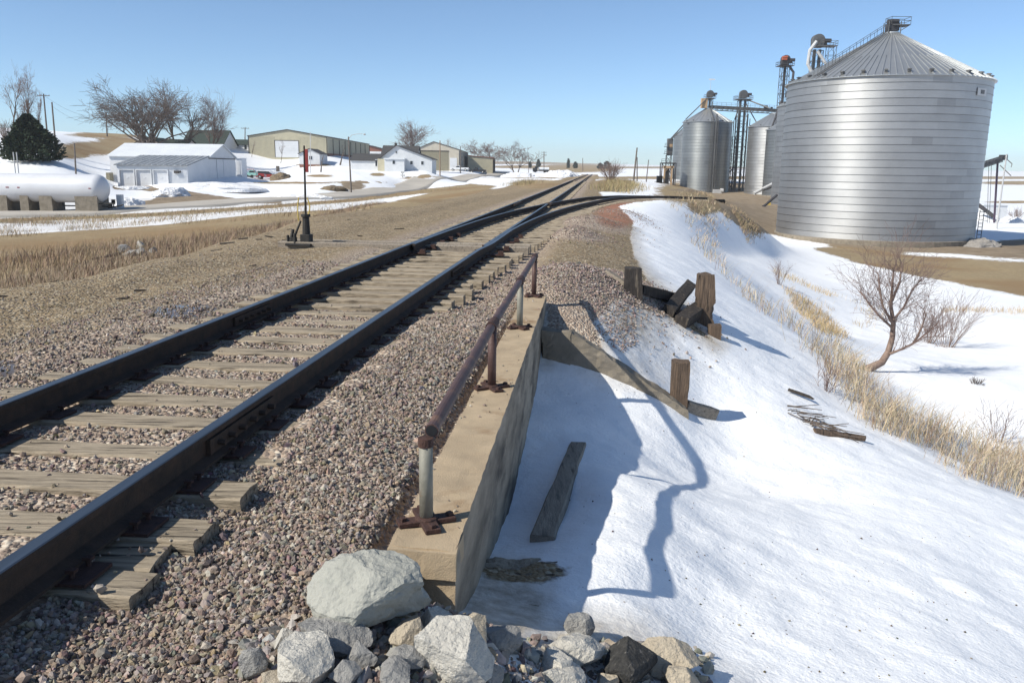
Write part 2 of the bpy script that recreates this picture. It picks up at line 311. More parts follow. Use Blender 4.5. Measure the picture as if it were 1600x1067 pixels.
# ------------------------------------------------------------------ mesh helpers
def new_obj(name, verts, faces, m, parent=None, loc=None, smooth=False, mats=None, fm=None):
    verts = np.asarray(verts, float).reshape(-1, 3)
    o_ = np.array(wloc(parent)) if parent is not None else (np.array(loc) if loc is not None else np.zeros(3))
    me = bpy.data.meshes.new(name); v = verts-o_
    if isinstance(faces, np.ndarray):
        k = faces.shape[1]; n = len(faces)
        me.vertices.add(len(v)); me.vertices.foreach_set('co', v.astype(np.float32).ravel())
        me.loops.add(n*k); me.loops.foreach_set('vertex_index', faces.astype(np.int32).ravel())
        me.polygons.add(n); me.polygons.foreach_set('loop_start', np.arange(0, n*k, k, dtype=np.int32))
        me.update(calc_edges=True); me.validate()
    else:
        me.from_pydata(v.tolist(), [], faces); me.update()
    for x in (mats or [m]): me.materials.append(x)
    if fm is not None: me.polygons.foreach_set('material_index', np.asarray(fm, np.int32))
    me.polygons.foreach_set('use_smooth', np.full(len(me.polygons), bool(smooth)))
    o = bpy.data.objects.new(name, me); COL.objects.link(o)
    if parent is not None: o.parent = parent
    else: o.location = o_
    return o
def wloc(o):
    p = Vector(o.location)
    while o.parent: o = o.parent; p = p+o.location
    return p
def tint_attr(o, cols):
    a = o.data.color_attributes.new('tint', 'FLOAT_COLOR', 'POINT')
    c = np.ones((len(cols), 4), np.float32); c[:, :3] = cols; a.data.foreach_set('color', c.ravel())
class MB:
    def __init__(s): s.v = []; s.f = []; s.n = 0; s.m = []; s.cm = 0
    def add(s, v, f):
        v = np.asarray(v, float).reshape(-1, 3); s.v.append(v); s.f += [tuple(int(i)+s.n for i in q) for q in f]; s.m += [s.cm]*len(f); s.n += len(v); return s
    def box(s, c, d, rz=0., R=None):
        x, y, z = np.array(d)/2.
        v = np.array([[-x, -y, -z], [x, -y, -z], [x, y, -z], [-x, y, -z], [-x, -y, z], [x, -y, z], [x, y, z], [-x, y, z]])
        if R is not None: v = v@np.asarray(R).T
        elif rz: v = v@rotz(rz).T
        return s.add(v+np.array(c), [(0, 3, 2, 1), (4, 5, 6, 7), (0, 1, 5, 4), (1, 2, 6, 5), (2, 3, 7, 6), (3, 0, 4, 7)])
    def b2(s, a, b): a = np.array(a, float); b = np.array(b, float); return s.box((a+b)/2, np.abs(b-a))
    def cyl(s, a, b, r, r2=None, n=10, cap=True):
        a = np.array(a, float); b = np.array(b, float); r2 = r if r2 is None else r2
        d = (b-a)/np.linalg.norm(b-a); e = np.cross(d, [0, 0, 1.] if abs(d[2]) < .9 else [1., 0, 0]); e /= np.linalg.norm(e); g = np.cross(d, e)
        t = np.arange(n)*2*math.pi/n; ring = np.cos(t)[:, None]*e+np.sin(t)[:, None]*g
        f = [(i, (i+1) % n, n+(i+1) % n, n+i) for i in range(n)]
        if cap: f += [tuple(range(n))[::-1], tuple(range(n, 2*n))]
        return s.add(np.concatenate([a+ring*r, b+ring*r2]), f)
    def tube(s, pts, r, n=8):
        pts = np.asarray(pts, float); rs = np.broadcast_to(np.asarray(r, float), (len(pts),)); t = np.arange(n)*2*math.pi/n; V = []
        tan = np.gradient(pts, axis=0); e = None
        for p, d, q in zip(pts, tan, rs):
            d = d/np.linalg.norm(d)
            if e is None: e = np.cross(d, [0, 0, 1.] if abs(d[2]) < .9 else [1., 0, 0])
            e = e-d*np.dot(e, d); e /= np.linalg.norm(e); g = np.cross(d, e); V.append(p+q*(np.cos(t)[:, None]*e+np.sin(t)[:, None]*g))
        k = len(pts); f = [(j*n+i, j*n+(i+1) % n, (j+1)*n+(i+1) % n, (j+1)*n+i) for j in range(k-1) for i in range(n)]
        f += [tuple(range(n))[::-1], tuple(range((k-1)*n, k*n))]
        return s.add(np.concatenate(V), f)
    def lathe(s, c, prof, n=24):
        t = np.arange(n)*2*math.pi/n; V = []
        for r, z in prof: V.append(np.stack([c[0]+r*np.cos(t), c[1]+r*np.sin(t), np.full(n, c[2]+z)], 1))
        f = [(j*n+i, j*n+(i+1) % n, (j+1)*n+(i+1) % n, (j+1)*n+i) for j in range(len(prof)-1) for i in range(n)]
        f += [tuple(range(n))[::-1], tuple(range((len(prof)-1)*n, len(prof)*n))]
        return s.add(np.concatenate(V), f)
    def extrude(s, poly, vec):            # closed planar polygon in 3D pushed along vec
        P = np.asarray(poly, float); k = len(P); f = [tuple(range(k))[::-1], tuple(range(k, 2*k))]+[(i, (i+1) % k, k+(i+1) % k, k+i) for i in range(k)]
        return s.add(np.concatenate([P, P+np.array(vec)]), f)
    def build(s, name, m, parent=None, loc=None, smooth=False, mats=None):
        o = new_obj(name, np.concatenate(s.v), s.f, m, parent, loc, smooth, mats, s.m if mats else None)
        return o
def rotz(a): c, s = math.cos(a), math.sin(a); return np.array([[c, -s, 0], [s, c, 0], [0, 0, 1.]])
def eul(a, b, c):
    ca, sa, cb, sb = math.cos(a), math.sin(a), math.cos(b), math.sin(b)
    return rotz(c)@np.array([[cb, 0, sb], [0, 1, 0], [-sb, 0, cb]])@np.array([[1, 0, 0], [0, ca, -sa], [0, sa, ca]])
def bevel(o, w, seg=2):
    b = o.modifiers.new('bevel', 'BEVEL'); b.width = w; b.segments = seg; b.limit_method = 'ANGLE'; return o
def T(name, label, cat, loc, group=None):
    o = bpy.data.objects.new(name, None); COL.objects.link(o); o.location = [float(x) for x in loc]; o.empty_display_size = .2
    o['label'] = label; o['category'] = cat
    if group: o['group'] = group
    return o
def tag(o, label=None, cat=None, group=None, kind=None):
    for k, v in (('label', label), ('category', cat), ('group', group), ('kind', kind)):
        if v: o[k] = v
    return o
def segs_mesh(segs, n=3):                  # list of (p0,p1,r0,r1) -> tapered prisms
    S = np.array([[*a, *b, r0, r1] for a, b, r0, r1 in segs]); A = S[:, :3]; B = S[:, 3:6]; d = B-A; d /= np.linalg.norm(d, axis=1)[:, None]+1e-12
    ref = np.where((np.abs(d[:, 2]) < .9)[:, None], [[0, 0, 1.]], [[1., 0, 0]]); e = np.cross(d, ref); e /= np.linalg.norm(e, axis=1)[:, None]; g = np.cross(d, e)
    t = np.arange(n)*2*math.pi/n; ring = np.cos(t)[None, :, None]*e[:, None]+np.sin(t)[None, :, None]*g[:, None]
    V = np.concatenate([A[:, None]+ring*S[:, 6][:, None, None], B[:, None]+ring*S[:, 7][:, None, None]], 1).reshape(-1, 3)
    k = np.arange(len(S))[:, None]*2*n; Fs = np.concatenate([np.stack([k[:, 0]+i, k[:, 0]+(i+1) % n, k[:, 0]+n+(i+1) % n, k[:, 0]+n+i], 1) for i in range(n)])
    return V, Fs

# ------------------------------------------------------------------ ground sheet
def pdist(px, py, poly):                  # signed distance in photo pixels, positive inside
    P = np.array(poly, float); n = len(P); ins = np.zeros(len(px), bool); dm = np.full(len(px), 1e9)
    for i in range(n):
        a, b = P[i], P[(i+1) % n]
        t = np.clip(((px-a[0])*(b[0]-a[0])+(py-a[1])*(b[1]-a[1]))/(((b-a)**2).sum()+1e-9), 0, 1)
        dm = np.minimum(dm, np.hypot(px-a[0]-t*(b[0]-a[0]), py-a[1]-t*(b[1]-a[1])))
        if a[1] != b[1]:
            c = (a[1] > py) != (b[1] > py); ins ^= c & (px < (b[0]-a[0])*(py-a[1])/(b[1]-a[1])+a[0])
    return np.where(ins, dm, -dm)
DIRT = [(-900, 560), (-300, 480), (0, 437), (130, 409), (250, 386), (420, 350), (520, 332), (640, 321), (720, 304), (800, 291), (870, 283), (905, 275), (918, 275), (924, 285), (935, 300), (965, 322), (990, 345), (985, 370),
        (990, 400), (1020, 445), (1080, 500), (1120, 540), (1060, 500), (960, 470), (925, 500), (940, 545), (885, 530), (856, 560), (853, 508), (853, 461), (700, 858), (640, 1010), (560, 1120), (500, 1500), (-3000, 2600)]
GRASSL = [(-900, 560), (-300, 480), (0, 437), (130, 409), (250, 386), (420, 350), (520, 332), (640, 321), (600, 318), (530, 327), (400, 335), (250, 352), (100, 362), (0, 368), (-300, 384), (-900, 420)]
VERGE = [(-900, 365), (0, 348), (100, 344), (250, 338), (430, 325), (560, 315), (640, 305), (720, 294), (720, 290), (640, 298), (545, 311), (430, 320), (250, 332), (0, 342), (-900, 356)]
ZR = [0, 0]
def build_ground():
    fine = np.radians(np.arange(-45, 45.01, .22)); coarse = np.radians(np.concatenate([np.arange(-180, -45, 3), np.arange(48, 180, 3)]))
    ang = np.sort(np.concatenate([fine, coarse])); r = [.35]
    while r[-1] < 3000: r.append(r[-1]+max(.035, r[-1]*(.0075 if r[-1] < 150 else .02)))
    r = np.array(r); A, Rr = np.meshgrid(ang, r); X = (Rr*np.sin(A)).ravel(); Y = (Rr*np.cos(A)).ravel()
    Z = ground(X, Y); na, nr = len(ang), len(r)
    i = np.arange(nr-1)[:, None]*na; j = np.arange(na)[None]; jn = (j+1) % na
    Fq = np.stack([i+j, i+na+j, i+na+jn, i+jn], 2).reshape(-1, 4)[:, ::-1]
    V = np.stack([X, Y, Z], 1); u, s = toUS(X, Y); d = Rr.ravel(); ZR[:] = [Z.min(), Z.max()]
    front = Y > .8; px, py = proj(V); px = np.where(front, px, np.where(u < -.8, -500, 1700)); py = np.where(front, py, 1400)
    def soft(poly, w=10.):
        sd = pdist(px, py, poly); return np.clip(.5+sd/(2*w), 0, 1)
    def ell(cx, cy, a, b, e=1.): q = np.hypot((px-cx)/a, (py-cy)/b); return np.clip(.5+(1-q)*e, 0, 1)
    wpx = np.clip(60/np.maximum(d, 1), 1.6, 14)
    dirt = soft(DIRT, np.where((px > 840) & (py > 300), np.clip(170/np.maximum(d, 1), 5, 17), wpx)); dirt = np.where((u > -.72) & (s > 3.3) & (s < 9.9), 0, dirt); dirt = np.where(~front, np.where(u < -.8, 1., 0.), dirt)
    grass = np.maximum(soft(GRASSL, wpx), soft(VERGE, 1.5))
    snow = 1-np.maximum(dirt, grass)
    yard = soft([(1040, 297), (1112, 303), (1120, 312), (1135, 340), (1165, 360), (1213, 368), (1300, 383), (1400, 393), (1480, 396), (1640, 408), (1640, 372), (1560, 376), (1530, 384), (1230, 280)], 3)
    yard = np.maximum(yard, soft([(165, 322), (190, 318), (235, 313), (255, 303), (225, 298), (175, 296), (175, 291), (235, 290), (250, 297), (275, 291), (300, 300), (380, 312), (440, 311), (440, 318), (330, 318), (160, 330), (0, 334), (0, 330), (120, 327)], 2))
    yard = np.maximum(yard, ell(552, 291, 18, 7))
    turf = soft([(1270, 388), (1320, 384), (1420, 398), (1640, 412), (1640, 470), (1560, 456), (1480, 440), (1400, 425), (1330, 408)], 5)
    for (cx, cy, a, b) in [(150, 232, 62, 11), (115, 240, 30, 9), (185, 222, 35, 8), (170, 211, 60, 5), (275, 214, 60, 6), (590, 273, 12, 2.6), (650, 278, 26, 2.2), (665, 275, 10, 2.5), (500, 275, 22, 2), (450, 286, 70, 1.6), (560, 285, 50, 1.2), (490, 258, 30, 2.5),
            (840, 288, 40, 7), (900, 263, 70, 7), (820, 261, 60, 2.5), (1085, 300, 60, 18), (1105, 320, 30, 16), (960, 288, 36, 9), (1260, 262, 400, 2.0), (1300, 278, 500, 2.5), (1590, 286, 60, 3), (1590, 316, 50, 2), (950, 254.5, 300, 2.5)]:
        turf = np.maximum(turf, ell(cx, cy, a, b, .8))
    turf = np.maximum(turf, soft([(585, 322), (640, 309), (700, 295), (735, 287), (778, 291), (745, 302), (640, 324)], 2.5))
    ballast = np.exp(-((u-UC)/2.0)**4); ballast = np.maximum(ballast, ((u > -4.9) & (u < -.7) & (s < 14))*1.)
    ballast = np.maximum(ballast, .45*np.exp(-((u+5.2)/.7)**2)*sstep(20, 8, s))
    for mu, ms_, su, ss, h in MOUNDS: ballast = np.maximum(ballast, np.clip(1.6*np.exp(-((u-mu)/su)**2*.7-((s-ms_)/ss)**2*.7), 0, 1))
    ballast = np.maximum(ballast, (u > -.7)*(u < 1)*(s > 10)*(s < 14)*.75)
    dsp = np.abs(u-UC-spur_d(s)); ballast = np.maximum(ballast, np.exp(-(dsp/1.7)**4)*(s > 14)*(s < 82))
    # track beds are never snow
    onbed = np.maximum(np.exp(-((u-UC)/np.where(s < 12, 1.9, 2.6))**6)*(s < 300)*(s > -20), np.exp(-(dsp/1.9)**6)*(s > 30)*(s < 80)*.9)
    snow = np.clip(snow-yard-turf, 0, 1); snow = np.where(onbed > .4, 0, snow); snow = np.clip(snow-(u > -.75)*ell(812, 892, 62, 17, .7), 0, 1)
    snow = np.where((px > 930) & (px < 985) & (py > 283) & (py < 300) & (u < 6), 0, snow)
    red = ell(965, 335, 34, 20)*(s > 24)
    edge_d = np.abs(pdist(px, py, DIRT))
    dirty = np.where((u > -.7) & (s < 30), np.clip(.75-edge_d/45., 0, .75), 0)
    dirty = np.maximum(dirty, ell(905, 1010, 130, 55, .6)*.9); dirty = np.maximum(dirty, ell(790, 950, 80, 70, .8))
    dirty = np.maximum(dirty, ell(985, 500, 75, 60, .5)*.85); dirty = np.maximum(dirty, ell(1000, 570, 110, 40, .5)*.55); dirty = np.maximum(dirty, ell(1000, 1100, 260, 110, .5)*.5)
    dirty = np.maximum(dirty, np.where((px < 600) & (py > 310) & (py < 372), .45, 0))
    wet = np.maximum(ell(290, 487, 62, 12), ell(5, 576, 22, 14))
    o = new_obj('ground', V, Fq, M['ground'], smooth=True); tag(o, kind='structure')
    for nm, a in (('snow', snow), ('ballast', ballast), ('grass', np.maximum(grass, turf)), ('yard', yard), ('redsoil', red), ('dirty', dirty), ('wet', wet)):
        at_ = o.data.attributes.new(nm, 'FLOAT', 'POINT'); at_.data.foreach_set('value', a.astype(np.float32))
build_ground()

# road strip on the ground
def road(name, pts, w, lift=.07):
    P = np.array([gx(*p)[:2] for p in pts]); t = np.linspace(0, len(P)-1, 140)
    X = np.interp(t, np.arange(len(P)), P[:, 0]); Y = np.interp(t, np.arange(len(P)), P[:, 1])
    k = np.ones(9)/9; X[4:-4] = np.convolve(X, k, 'valid'); Y[4:-4] = np.convolve(Y, k, 'valid')
    dX, dY = np.gradient(X), np.gradient(Y); l = np.hypot(dX, dY); nx, ny = dY/l, -dX/l
    V = []; offs = np.concatenate([[-w/2-.5], np.linspace(-w/2, w/2, 9), [w/2+.5]]); QX = X[:, None]+nx[:, None]*offs; QY = Y[:, None]+ny[:, None]*offs; QZ = ground(QX.ravel(), QY.ravel()).reshape(QX.shape); k = np.ones(7)/7; QZ[3:-3] = np.stack([np.convolve(QZ[:, j], k, 'valid') for j in range(QZ.shape[1])], 1); QZ = .5*QZ+.5*QZ.mean(1, keepdims=True)
    for i in range(len(X)):
        for k_, o_ in enumerate(offs): V.append((QX[i, k_], QY[i, k_], QZ[i, k_]+.16+lift-abs(o_)*.012 if 0 < k_ < len(offs)-1 else QZ[i, k_]-.35))
    m = len(offs); Fq = np.array([(i*m+k_, i*m+k_+1, (i+1)*m+k_+1, (i+1)*m+k_) for i in range(len(X)-1) for k_ in range(m-1)])
    return tag(new_obj(name, V, Fq, M['asphalt'], smooth=True), kind='structure')
road('road', [(-400, 347, 60), (-150, 342, 66), (0, 337.5, 70), (150, 332, 76), (300, 324, 86), (430, 315, 102), (545, 307, 120), (640, 295, 160), (700, 287, 200), (750, 278, 255), (785, 270, 330)], 6.2)

# ------------------------------------------------------------------ railway track
RP = [(-.07, -.17), (.07, -.17), (.07, -.155), (.012, -.135), (.012, -.045), (.036, -.034), (.036, -.004), (.030, 0), (-.030, 0), (-.036, -.004), (-.036, -.034), (-.012, -.045), (-.012, -.135), (-.07, -.155)]
def rail(parent, ufun, zfun, s0, s1, name='rail', step=None, top=True):
    ss = [s0]
    while ss[-1] < s1: ss.append(min(s1, ss[-1]+(step or max(.4, ss[-1]*.03))))
    ss = np.array(ss); us = ufun(ss); zs = zfun(ss); k = len(RP); V = []
    X, Y = US(us, ss); dX, dY = np.gradient(X), np.gradient(Y); l = np.hypot(dX, dY)
    for i in range(len(ss)):
        nx, ny = dY[i]/l[i], -dX[i]/l[i]
        for a, b in RP: V.append((X[i]+nx*a, Y[i]+ny*a, zs[i]+b))
    f = [(i*k+j, i*k+(j+1) % k, (i+1)*k+(j+1) % k, (i+1)*k+j) for i in range(len(ss)-1) for j in range(k)]
    fm = [1 if j in (6, 7, 8) else 0 for i in range(len(ss)-1) for j in range(k)]
    f += [tuple(range(k))[::-1], tuple(range((len(ss)-1)*k, len(ss)*k))]; fm += [0, 0]
    return new_obj(name, V, f, None, parent, mats=[M['rail'], M['railtop']], fm=fm)
Z0 = lambda s: np.zeros_like(s)
trk = T('railway_track', 'straight main railway track on worn wooden ties, passing the concrete headwall', 'railway track', (*US(UC, 3), -.3))
rail(trk, lambda s: np.full_like(s, UL), Z0, -12, 300)
rail(trk, lambda s: np.full_like(s, UR), Z0, 15.7, 35.6, 'closure_rail')
rail(trk, lambda s: np.full_like(s, UR), Z0, 37.4, 300)
rail(trk, lambda s: UR+np.maximum(spur_d(s), .078*sstep(14.6, 16.4, s)), spur_z, -12, 69)
spur = T('railway_siding', 'curved siding track branching right from the main line towards the grain silos', 'railway track', (*US(UC+1, 30), -.3))

rail(spur, lambda s: UL+.078+np.maximum(0, spur_d(s)-.03), spur_z, 15.7, 35.8, 'closure_rail')
rail(spur, lambda s: UL+.04+spur_d(s), spur_z, 37.2, 69)
fr = MB()
X, Y = US(UR, 36.5); fr.box((X, Y, -.06), (.17, 1.9, .10), -TA-.06); fr.box((*US(UR-.12, 36.4), -.04), (.06, 2.4, .07), -TA-.1); fr.box((*US(UR+.13, 36.6), -.04), (.06, 2.4, .07), -TA)
fr.build('frog', M['rail'], trk)
gr_ = MB(); gr_.box((*US(UL+.12, 36.5), -.05), (.06, 3.2, .08), -TA); gr_.build('guard_rail', M['rail'], trk)
# ties
def tie_mesh(i, L, w=.23):
    nx = 14; ys = [-w/2, -w/2+.012, -w/6, w/6, w/2-.012, w/2]; zs_ = [-.012, 0, 0, 0, 0, -.012]
    V = []; xs = np.linspace(-L/2, L/2, nx)
    for x in xs:
        for y, z in zip(ys, zs_): V.append((x, y, z))
        V.append((x, w/2, -.17)); V.append((x, -w/2, -.17))
    V = np.array(V); q = fbm(V*np.array([2.2, 9, 9])+i*7.7, 3); V[:, 2] += np.where(V[:, 2] > -.1, .006*q, 0); V[:, 1] += .006*fbm(V*np.array([3, 3, 3.])+i*3.1+50, 2)
    V[:8, 0] += .012*fbm(V[:8]*20+i, 2); V[-8:, 0] += .012*fbm(V[-8:]*20+i, 2)
    k = 8; f = [(a*k+b, (a+1)*k+b, (a+1)*k+(b+1) % k, a*k+(b+1) % k) for a in range(nx-1) for b in range(k)]+[tuple(range(k)), tuple(range((nx-1)*k, nx*k))[::-1]]
    return V, f
tie_s = [2.02, 2.86, 3.32, 3.82]+list(np.arange(4.34, 47, .52)); tie_s = [.5, 1.05, 1.55]+tie_s
hs = 16.6
TIES = []
for i, s0 in enumerate(tie_s):
    rr_ = random.Random(i); L = 2.6; off = rr_.uniform(-.06, .06)
    if s0 > 12: L += 2*float(min(.9, max(0, (s0-12)*.035))); off += (L-2.6)/2-.02
    dz = rr_.uniform(-.012, .008); ang = rr_.uniform(-.02, .02); w_ = rr_.uniform(.205, .245)
    off -= .15
    if s0 < 4.2: off = {2.86: -.19, 3.32: -.16, 3.82: -.17}.get(s0, -.18)
    if abs(s0-hs) < .3 or abs(s0-hs-.52) < .3: L = 5.3; off = -1.15
    V, f = tie_mesh(i, L, w_); X, Y = US(UC+off, s0)
    dz += .085*(L > 5)
    V = V@rotz(-TA+ang).T+np.array([X, Y, -.192+dz]); new_obj('railway_tie', V, f, M['beam' if L > 5 else 'tie'], trk); TIES.append((s0, UC+off-L/2, UC+off+L/2, w_))
V_, f_ = tie_mesh(99, 2.5, .24); X, Y = US(UC-.21, 3.07); new_obj('railway_tie', V_@rotz(-TA+.03).T+np.array([X, Y, -.207]), f_, M['tie'], trk); TIES.append((3.07, UC-1.45, UC+1.05, .24))
far = MB()
for s0 in np.arange(47.3, 120, .55):
    V, f = tie_mesh(int(s0*10), 2.6); far.add(V@rotz(-TA).T+np.array([*US(UC, s0), -.205]), f)
tag(far.build('railway_tie', M['tie'], trk), kind='stuff')
sp = MB()
for s0 in np.arange(38, 68.5, .6):
    V, f = tie_mesh(int(s0*7), 2.6); d0 = float(spur_d(s0)); d1 = float(spur_d(s0+.5)); sp.add(V@rotz(-TA-math.atan((d1-d0)/.5)).T+np.array([*US(UC+d0, s0), float(spur_z(s0))-.215]), f)
tag(sp.build('railway_tie', M['tie'], spur), kind='stuff')
pn = 0
for s0, a, b, w in TIES:
    if s0 > 16 or s0 < 1.9 or s0 == 3.07: continue
    for ur in (UL, UR):
        m = MB(); X, Y = US(ur, s0); m.box((X, Y, -.178), (.36, .19, .015), -TA)
        for q in ((.10, .06), (-.10, -.06), (.10, -.05), (-.14, .06)):
            x, y = US(ur+q[0], s0+q[1]); m.cyl((x, y, -.175), (x, y, -.135), .011, n=6); m.box((x, y, -.138), (.038, .03, .014), -TA)
        m.build('tie_plate', M['rust'], trk)
for ur, s0 in ((UL, 8.2), (UR, 4.6), (UR, 12.4)):
    for sd in (-1, 1):
        m = MB(); m.box((*US(ur+sd*.028, s0), -.088), (.028, .92, .085), -TA)
        for q in (-.36, -.22, -.08, .08, .22, .36):
            m.cyl((*US(ur+sd*.04, s0+q), -.088), (*US(ur+sd*.085, s0+q), -.088), .017, n=6)
        m.build('joint_bar', M['rail'], trk)
for s0 in np.arange(15.6, 20.5, 1.04):     # slide plates and braces at the switch blades
    for ur in (UL, UR+.05):
        m = MB(); m.box((*US(ur+.1, s0), -.168), (.5, .18, .02), -TA); m.box((*US(ur-.16, s0), -.12), (.12, .08, .09), -TA); m.box((*US(ur+.28, s0), -.13), (.1, .09, .07), -TA); m.build('slide_plate', M['rust'], trk)

# ------------------------------------------------------------------ switch stand
P0 = np.array([*US(-6.2, hs+.25), -.20])
sw = T('switch_stand', 'black switch stand with tall mast and red target left of the track', 'switch stand', P0)
m = MB(); m.box(P0+(0, 0, .03), (.55, .42, .05), -TA); m.box(P0+(.12, 0, .14), (.20, .24, .20), -TA); m.cyl(P0+(.12, 0, .2), P0+(.12, 0, .62), .085, .07, 12); m.cyl(P0+(.12, 0, .60), P0+(.12, 0, .66), .10, n=12)
m.box(P0+(-.18, 0, .10), (.16, .14, .14), -TA); m.cyl(P0+(-.26, -.05, .05), P0+(-.26, -.05, .22), .03, n=8); m.cyl(P0+(-.1, -.1, .05), P0+(-.1, -.1, .26), .035, n=8)
bevel(m.build('stand_base', M['stand'], sw), .008)
m = MB(); m.cyl(P0+(.12, 0, .6), P0+(.14, 0, 2.06), .024, .018, 10); mast = m.build('mast', M['stand'], sw)
m = MB(); m.b2(P0+(.14, -.012, 1.52), P0+(.215, .012, 1.99)); bevel(m.build('target', M['target'], sw), .006); m = MB(); m.b2(P0+(.115, -.02, 1.56), P0+(.145, .02, 1.59)); m.b2(P0+(.115, -.02, 1.92), P0+(.145, .02, 1.95)); m.build('target_bracket', M['stand'], sw)
m = MB(); m.cyl(P0+(-.16, -.03, .12), P0+(0.02, -.03, .52), .028, .02, 8); m.cyl(P0+(-.2, -.03, .1), P0+(-.15, -.03, .34), .045, .03, 8); m.build('throw_lever', M['stand'], sw)
m = MB(); th = np.linspace(0, 1, 14)
m.tube([P0+np.array([-.02+.02*t-.02*math.sin(t*3.1), -.05, .52+.48*t]) for t in th], .012, 6); m.tube([P0+np.array([.17+.05*math.sin(t*3.1), -.04, .62+.38*t]) for t in th], .012, 6); m.build('yellow_cord', M['yellow'], sw)
m = MB(); m.cyl(P0+(.2, .1, .06), np.array([*US(UL+.2, hs+.3), -.13]), .02, n=8); m.cyl(P0+(.45, .2, .05), P0+(.75, .24, .03), .035, n=8); m.build('connecting_rod', M['stand'], sw)

# ------------------------------------------------------------------ concrete headwall with wing wall
def rough_box(corners_lo, corners_hi, step, amp, seed, name, m, parent, mats=None, sidefn=None):
    """prism between 4 bottom and 4 top corners, subdivided and roughened"""
    lo = np.array(corners_lo, float); hi = np.array(corners_hi, float); V = []; Fs = []; fm = []; n0 = 0
    quads = [(hi[0], hi[1], hi[2], hi[3], 0)]+[(lo[i], lo[(i+1) % 4], hi[(i+1) % 4], hi[i], i+1) for i in range(4)]
    for a, b, c, d, k in quads:
        na = max(1, int(np.linalg.norm(b-a)/step)); nb = max(1, int(np.linalg.norm(d-a)/step))
        U, W = np.meshgrid(np.linspace(0, 1, na+1), np.linspace(0, 1, nb+1)); U = U.ravel()[:, None]; W = W.ravel()[:, None]
        V.append((a*(1-U)+b*U)*(1-W)+(d*(1-U)+c*U)*W)
        for y in range(nb):
            for x in range(na): Fs.append((n0+y*(na+1)+x, n0+y*(na+1)+x+1, n0+(y+1)*(na+1)+x+1, n0+(y+1)*(na+1)+x)); fm.append(k)
        n0 += (na+1)*(nb+1)
    V = np.concatenate(V); c = (lo.mean(0)+hi.mean(0))/2
    dv = np.stack([fbm(V*9+seed, 4), fbm(V*9+seed+31, 4), fbm(V*9+seed+57, 4)], 1)*amp
    chip = np.clip(fbm(V*3.2+seed+90, 3)-.35, 0, 1)[:, None]*amp*2.5
    V = V+dv-chip*np.sign(V-c)*np.array([1, .2, .6])
    return new_obj(name, V, Fs, m, parent, mats=mats, fm=[sidefn(k) for k in fm] if sidefn else None)
wNL, wNR, wFR, wFL = np.array([-.53, 3.43]), np.array([-.24, 3.38]), np.array([.46, 11.0]), np.array([.16, 11.03])
ZT = -.22
hw = T('culvert_headwall', 'tan concrete culvert headwall beside the track, holding back ballast above the snow', 'retaining wall', (-.05, 7, -1.2))
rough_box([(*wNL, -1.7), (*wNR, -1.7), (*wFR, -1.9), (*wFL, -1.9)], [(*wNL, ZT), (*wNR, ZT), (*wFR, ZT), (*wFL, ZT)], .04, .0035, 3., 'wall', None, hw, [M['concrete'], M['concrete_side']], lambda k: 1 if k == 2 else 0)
# lip of the top course
rough_box([(-.548, 3.405, -.36), (-.235, 3.355, -.36), (-.215, 3.60, -.36), (-.525, 3.66, -.36)], [(-.548, 3.405, -.224), (-.235, 3.355, -.224), (-.215, 3.60, -.224), (-.525, 3.66, -.224)], .04, .005, 8., 'wall_cap', M['concrete'], hw)
w0, w1, w2 = np.array(US(-.62, 9.78)), np.array(US(-.26, 9.72)), np.array(US(1.18, 9.64)); th = np.array([.02, .26])
def wing(a, b, za, zb, n):
    rough_box([(*a, -2.3), (*b, -2.3), (*(b+th), -2.3), (*(a+th), -2.3)], [(*a, za), (*b, zb), (*(b+th), zb), (*(a+th), za)], .05, .013, n, 'wing_wall', M['concrete_grey'], hw)
wing(w0, w1, -.47, -.47, 11.); wing(w1, w2, -.47, -1.36, 15.)

# pipe railing on the wall
pr = T('pipe_railing', 'rusty brown pipe handrail on short posts along the concrete headwall top', 'railing', (-.15, 6.2, ZT))
PB = [(-.40, 3.68), (-.152, 6.15), (.08, 8.62), (.285, 10.86)]; tops = [.195, .285, .285, .30]
hr = np.array([(-.375, 3.70, .235), (-.15, 6.15, .285), (.08, 8.62, .295), (.285, 10.86, .31)])
m = MB(); m.tube([hr[0]+(hr[1]-hr[0])*t for t in np.linspace(0, 1, 6)]+[hr[1]+(hr[2]-hr[1])*t for t in np.linspace(.1, 1, 6)]+[hr[2]+(hr[3]-hr[2])*t for t in np.linspace(.1, 1, 6)], .033, 16)
o = m.build('handrail', M['pipe'], pr, smooth=False); m = MB(); m.cyl(hr[0]+(-.0003, -.0035, .0), hr[0]+(.001, .01, 0), .027, n=16); m.build('pipe_end_shade', M['black'], pr)  # black disc paints the shade inside the hollow pipe end
for i, (x, y) in enumerate(PB):
    mm = M['galv'] if i in (0, 2) else M['pipe']
    m = MB(); m.cyl((x, y, ZT), (x, y, tops[i] if i == 0 else tops[i]-.02), .033, n=16); po = m.build('post', mm, pr)
    for p in po.data.polygons: p.use_smooth = len(p.vertices) == 4
    m = MB(); m.cyl((x, y, tops[i]-.03), (x, y, tops[i]+.012), .037, n=16)
    if i: m.cyl(hr[i]-(.012, .12, 0), hr[i]+(.012, .12, 0), .041, n=16)
    m.build('pipe_fitting', M['rust'], pr)
    m = MB()
    for k in range(4):
        a = k*math.pi/2+.35+.1*i; c_, s_ = math.cos(a), math.sin(a); m.box((x+.075*c_, y+.075*s_, ZT+.012), (.13, .075, .022), a)
        m.box((x+.115*c_, y+.115*s_, ZT+.03), (.028, .028, .02), a+.4)
    m.lathe((x, y, ZT), [(.06, .0), (.055, .03), (.04, .035)], 12); bevel(m.build('flange', M['rust'], pr), .003)

